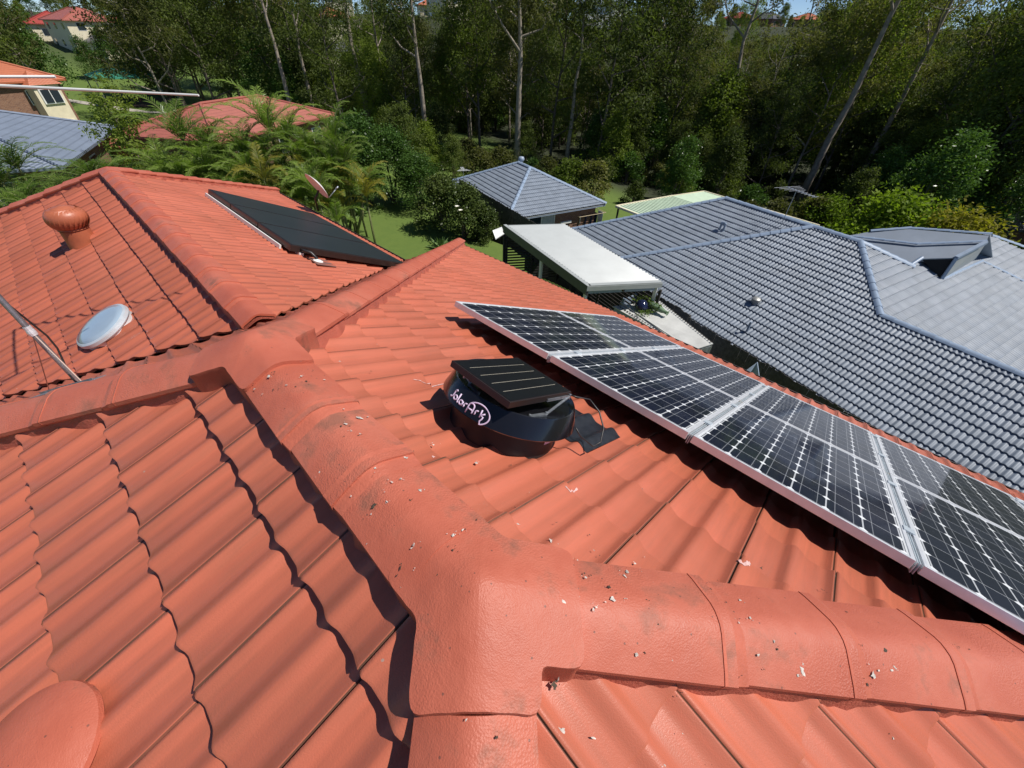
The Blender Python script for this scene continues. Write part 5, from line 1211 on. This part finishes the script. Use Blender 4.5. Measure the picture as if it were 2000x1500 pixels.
for z0 in (.9,3.7):
    wn_=bayw(2.5,4.3,z0,z0+1.3,fy-1.15,M_white,'window'); mb=MB(); mb.box((2.62,fy-1.30,z0+.1),(3.35,fy-1.255,z0+1.2)); mb.box((3.45,fy-1.30,z0+.1),(4.18,fy-1.255,z0+1.2)); mb.build('pane',M_win,wn_)
# shade sail, path, playground
P=basept(268,99,190); root=empty('shade_sail',P,'green pyramid shade structure over the playground','shade sail')
mb=MB(P); c=np.array(P); hs=4.6; K=[c+np.array([dx*hs,dy*hs,3.3]) for dx,dy in((-1,-1),(1,-1),(1,1),(-1,1))]; ap=c+Z*5.0
mb.add(K+[ap]+[k-Z*.1 for k in K],[(0,1,4),(1,2,4),(2,3,4),(3,0,4),(0,5,6,1),(1,6,7,2),(2,7,8,3),(3,8,5,0),(8,7,6,5)]); mb.build('canopy',M_sail,root)
for k in K: mb=MB(P); mb.tube([k*np.array([1,1,0])+Z*(c[2]-.5),k],.08,8); mb.build('post',M_galv,root)
mb=MB(P); mb.tube([c+(-1.5,0,0),c+(-1.2,0,2.1),c+(1.2,0,2.1),c+(1.5,0,0)],.06,6); mb.box(c+np.array([-.5,-.1,.5]),c+np.array([.5,.1,.56])); o=mb.build('play_frame',M_orange); o.location=P; tag(o,'small play frame standing under the green shade sail','play frame')
def strip(pts,wd,name,mat,dz=.06):
    mb=MB(); vs=[]
    for i,p in enumerate(pts):
        a=np.array(pts[max(0,i-1)]); b=np.array(pts[min(len(pts)-1,i+1)]); d=unit(np.array([*(b-a)[:2],0])); s_=np.array([-d[1],d[0],0])*wd/2
        for sg in (-1,1): q=np.array(p)+sg*s_; vs.append((q[0],q[1],gz(q[0],q[1])+dz))
    mb.add(vs,[(2*i,2*i+1,2*i+3,2*i+2) for i in range(len(pts)-1)]); o=mb.build(name,mat); o['kind']='structure'; return o
pp=[ground(x,y) for x,y in ((120,196),(170,204),(220,212),(270,217),(310,221),(360,224))]
pth=[pp[0]+(pp[-1]-pp[0])*t for t in np.linspace(0,1,24)]
strip(pth,1.3,'path',M_path)
pb_=[ground(270,200)+ (ground(330,203)-ground(270,200))*t for t in np.linspace(0,1,10)]; strip(pb_,6,'playground_bark',M_mulch,.09)
# hillside houses
hh=[(175,150,'pale villa with an arched entrance high on the left hillside','villa',15,9,5.2,F_salmon,M_cream,20,58),
(245,158,'long orange-roofed house on the left hillside','house',17,9,3.0,F_orange,M_cream,22,60),
(210,140,'low cream building below the hillside villa','house',9,6,2.8,F_char,M_cream,26,64),
(120,165,'dark-roofed house at the top left of the hillside','house',12,9,3.0,F_redd,M_cream,10,50),
(655,150,'orange-roofed house seen between trunks at upper left','house',10,8,5.0,F_orange,M_cream,80,30),
(676,185,'red gabled house on the hill between trunks','house',10,8,5.4,F_redd,M_cream,30,20),
(668,128,'charcoal-roofed house low between the trunks','house',9,7,3.0,F_char,M_cream,90,30),
(885,175,'orange-roofed two-storey house on the hilltop beneath the sky','house',14,10,5.4,F_orange,M_cream,40,40),
(845,190,'orange-roofed house left of the hilltop house','house',9,8,3.4,F_orange,M_cream,40,20),
(1150,165,'white house with a grey roof glimpsed through the forest','house',13,9,5.4,F_grey,M_white,70,15),
(1180,185,'pale grey-roofed house on the hill right of centre','house',12,9,5.4,F_grey,M_white,50,30),
(1432,250,'deep red gabled house under the open patch of sky','house',10,9,3.0,F_redd,M_brick,50,30),
(1480,262,'charcoal-roofed house beside the deep red one on the hill','house',15,9,3.0,F_char,M_brick,50,30),
(1560,262,'orange-roofed house on the hill, right of the sky patch','house',10,9,3.0,F_orange,M_brick,50,30),
(1622,262,'red-roofed house on the hill, far right of the sky patch','house',10,9,3.0,F_redd,M_brick,50,30),
(870,100,'cream house with an orange roof low behind the forest','house',8,7,3.0,F_orange,M_cream,200,20),
(930,118,'small orange-roofed house hidden deep in the forest','house',9,7,3.0,F_orange,M_cream,150,20),
(1510,104,'white-roofed building glimpsed through the right forest','house',9,6,2.8,M_white,M_cream,190,20),
(520,135,'house with a salmon roof glimpsed through the left forest','house',9,7,4.0,F_salmon,M_cream,100,20)]
for px,D,lb,ct,lx,ly,hw,rm,wm,py,an in hh:
    P=basept(px,D,80); hiphouse({'villa':'hillside_villa'}.get(ct,'hillside_house'),lb,ct,(P[0],P[1],P[2]-.5),R(an-50),lx,ly,hw,rm,wm,23)
# far right building edge
P=at(1990,440,-8.2); hiphouse('brown_roofed_house','brown brick house cut by the right edge of the photo','house',(P[0]-3.5,P[1]-3.0,-11.0),NA,7,7,2.6,F_char,M_brick,20)
# white awning behind the magnolia
a0,a1,a2,a3=at(962,450,-6.0),at(980,443,-6.0),at(985,455,-6.3),at(968,466,-6.3)
mb=MB(a0); mb.prism([a0,a1,a2,a3],-Z*.05); o=mb.build('white_awning',M_white); o.location=a0; tag(o,'small white awning sheet at the far end of the patio cover','awning')

for i in range(90):
    px=-60+2180*(i+rf.uniform(0,1))/90; D=rf.uniform(126,215)
    if 140<px<345 and D<175: D=rf.uniform(178,220)
    if any(abs(px-h_[0])<34 and D<h_[1] for h_ in hh): D+=60
    k=int(rf.integers(0,3)); lm=[t for a,t in LM if px>=max(a,-999) or a==0][-1] if px>=0 else 'at the left photo edge'
    plant('hill_tree',DENSE[k],basept(px,D,80),'%s distant tree on the hillside, %s'%(['dull green','deep green','bright green'][k],lm.replace('behind','far behind')),'tree','distant trees on the hillside',rf.uniform(0,6.28),rf.uniform(.5,.8)*(.45 if any(a_<px<b_ for a_,b_,_ in TOPG) else 1))

for i in range(26):
    px=(1385,1870)[i%2]+rf.uniform(0,115 if i%2==0 else 90); D=rf.uniform(92,190)
    plant('hill_tree',DENSE[0 if i%3 else 2],basept(px,D,80),'%s low tree on the bare slope %s'%('dull green' if i%3 else 'bright green','under the open sky' if i%2==0 else 'near the right photo edge'),'tree','low trees on the open slope',rf.uniform(0,6.28),rf.uniform(.3,.5))

# pale sealant and chalk smears on the tiles round the roof fan (marks on the red roof)
def pxR(px,py,h=.04): d=ray(px,py); P=CAM+d*((h-CAM@NR_)/(d@NR_)); return P[0],-P[1]*CA-P[2]*SA
def rollh(u,s_):
    fr=((u+.137)%.3); c=((s_-.27)%G0)/G0; return float(roll(fr,False))+.004*(1-fr/.3)+.022*c+.0028
M_seal=simple('pale_sealant',(.58,.36,.33),.7,0,.25,60)
for pts,wd in (([(836,744),(850,742),(870,739),(893,736)],.007),([(808,738),(822,739),(834,743)],.003),([(1104,951),(1116,957),(1132,945)],.006),([(1441,1096),(1452,1103),(1466,1098)],.013),([(1186,835),(1196,842)],.006),([(846,884),(850,887)],.010),([(858,878),(861,881)],.008)):
    q=[pxR(*p) for p in pts]; fine=[]
    for (u0,s0_),(u1,s1_) in zip(q[:-1],q[1:]):
        n_f=max(2,int(math.hypot(u1-u0,s1_-s0_)/.006)); fine+=[(u0+(u1-u0)*t/n_f,s0_+(s1_-s0_)*t/n_f) for t in range(n_f)]
    fine.append(q[-1]); vs=[]; r_=np.random.default_rng(len(fine))
    for i,(u,v) in enumerate(fine):
        a,b=fine[max(0,i-1)],fine[min(len(fine)-1,i+1)]; d=np.array([b[0]-a[0],b[1]-a[1]]); d/=np.linalg.norm(d)+1e-9; w_=wd*r_.uniform(.25,.7)
        for sg in (-1,1): uu,vv=u-sg*d[1]*w_,v+sg*d[0]*w_; vs.append(onR(uu,vv,rollh(uu,vv)))
    mb=MB(); mb.add(vs,[(2*i,2*i+1,2*i+3,2*i+2) for i in range(len(fine)-1)]); mb.build('sealant_smear',M_seal,H)
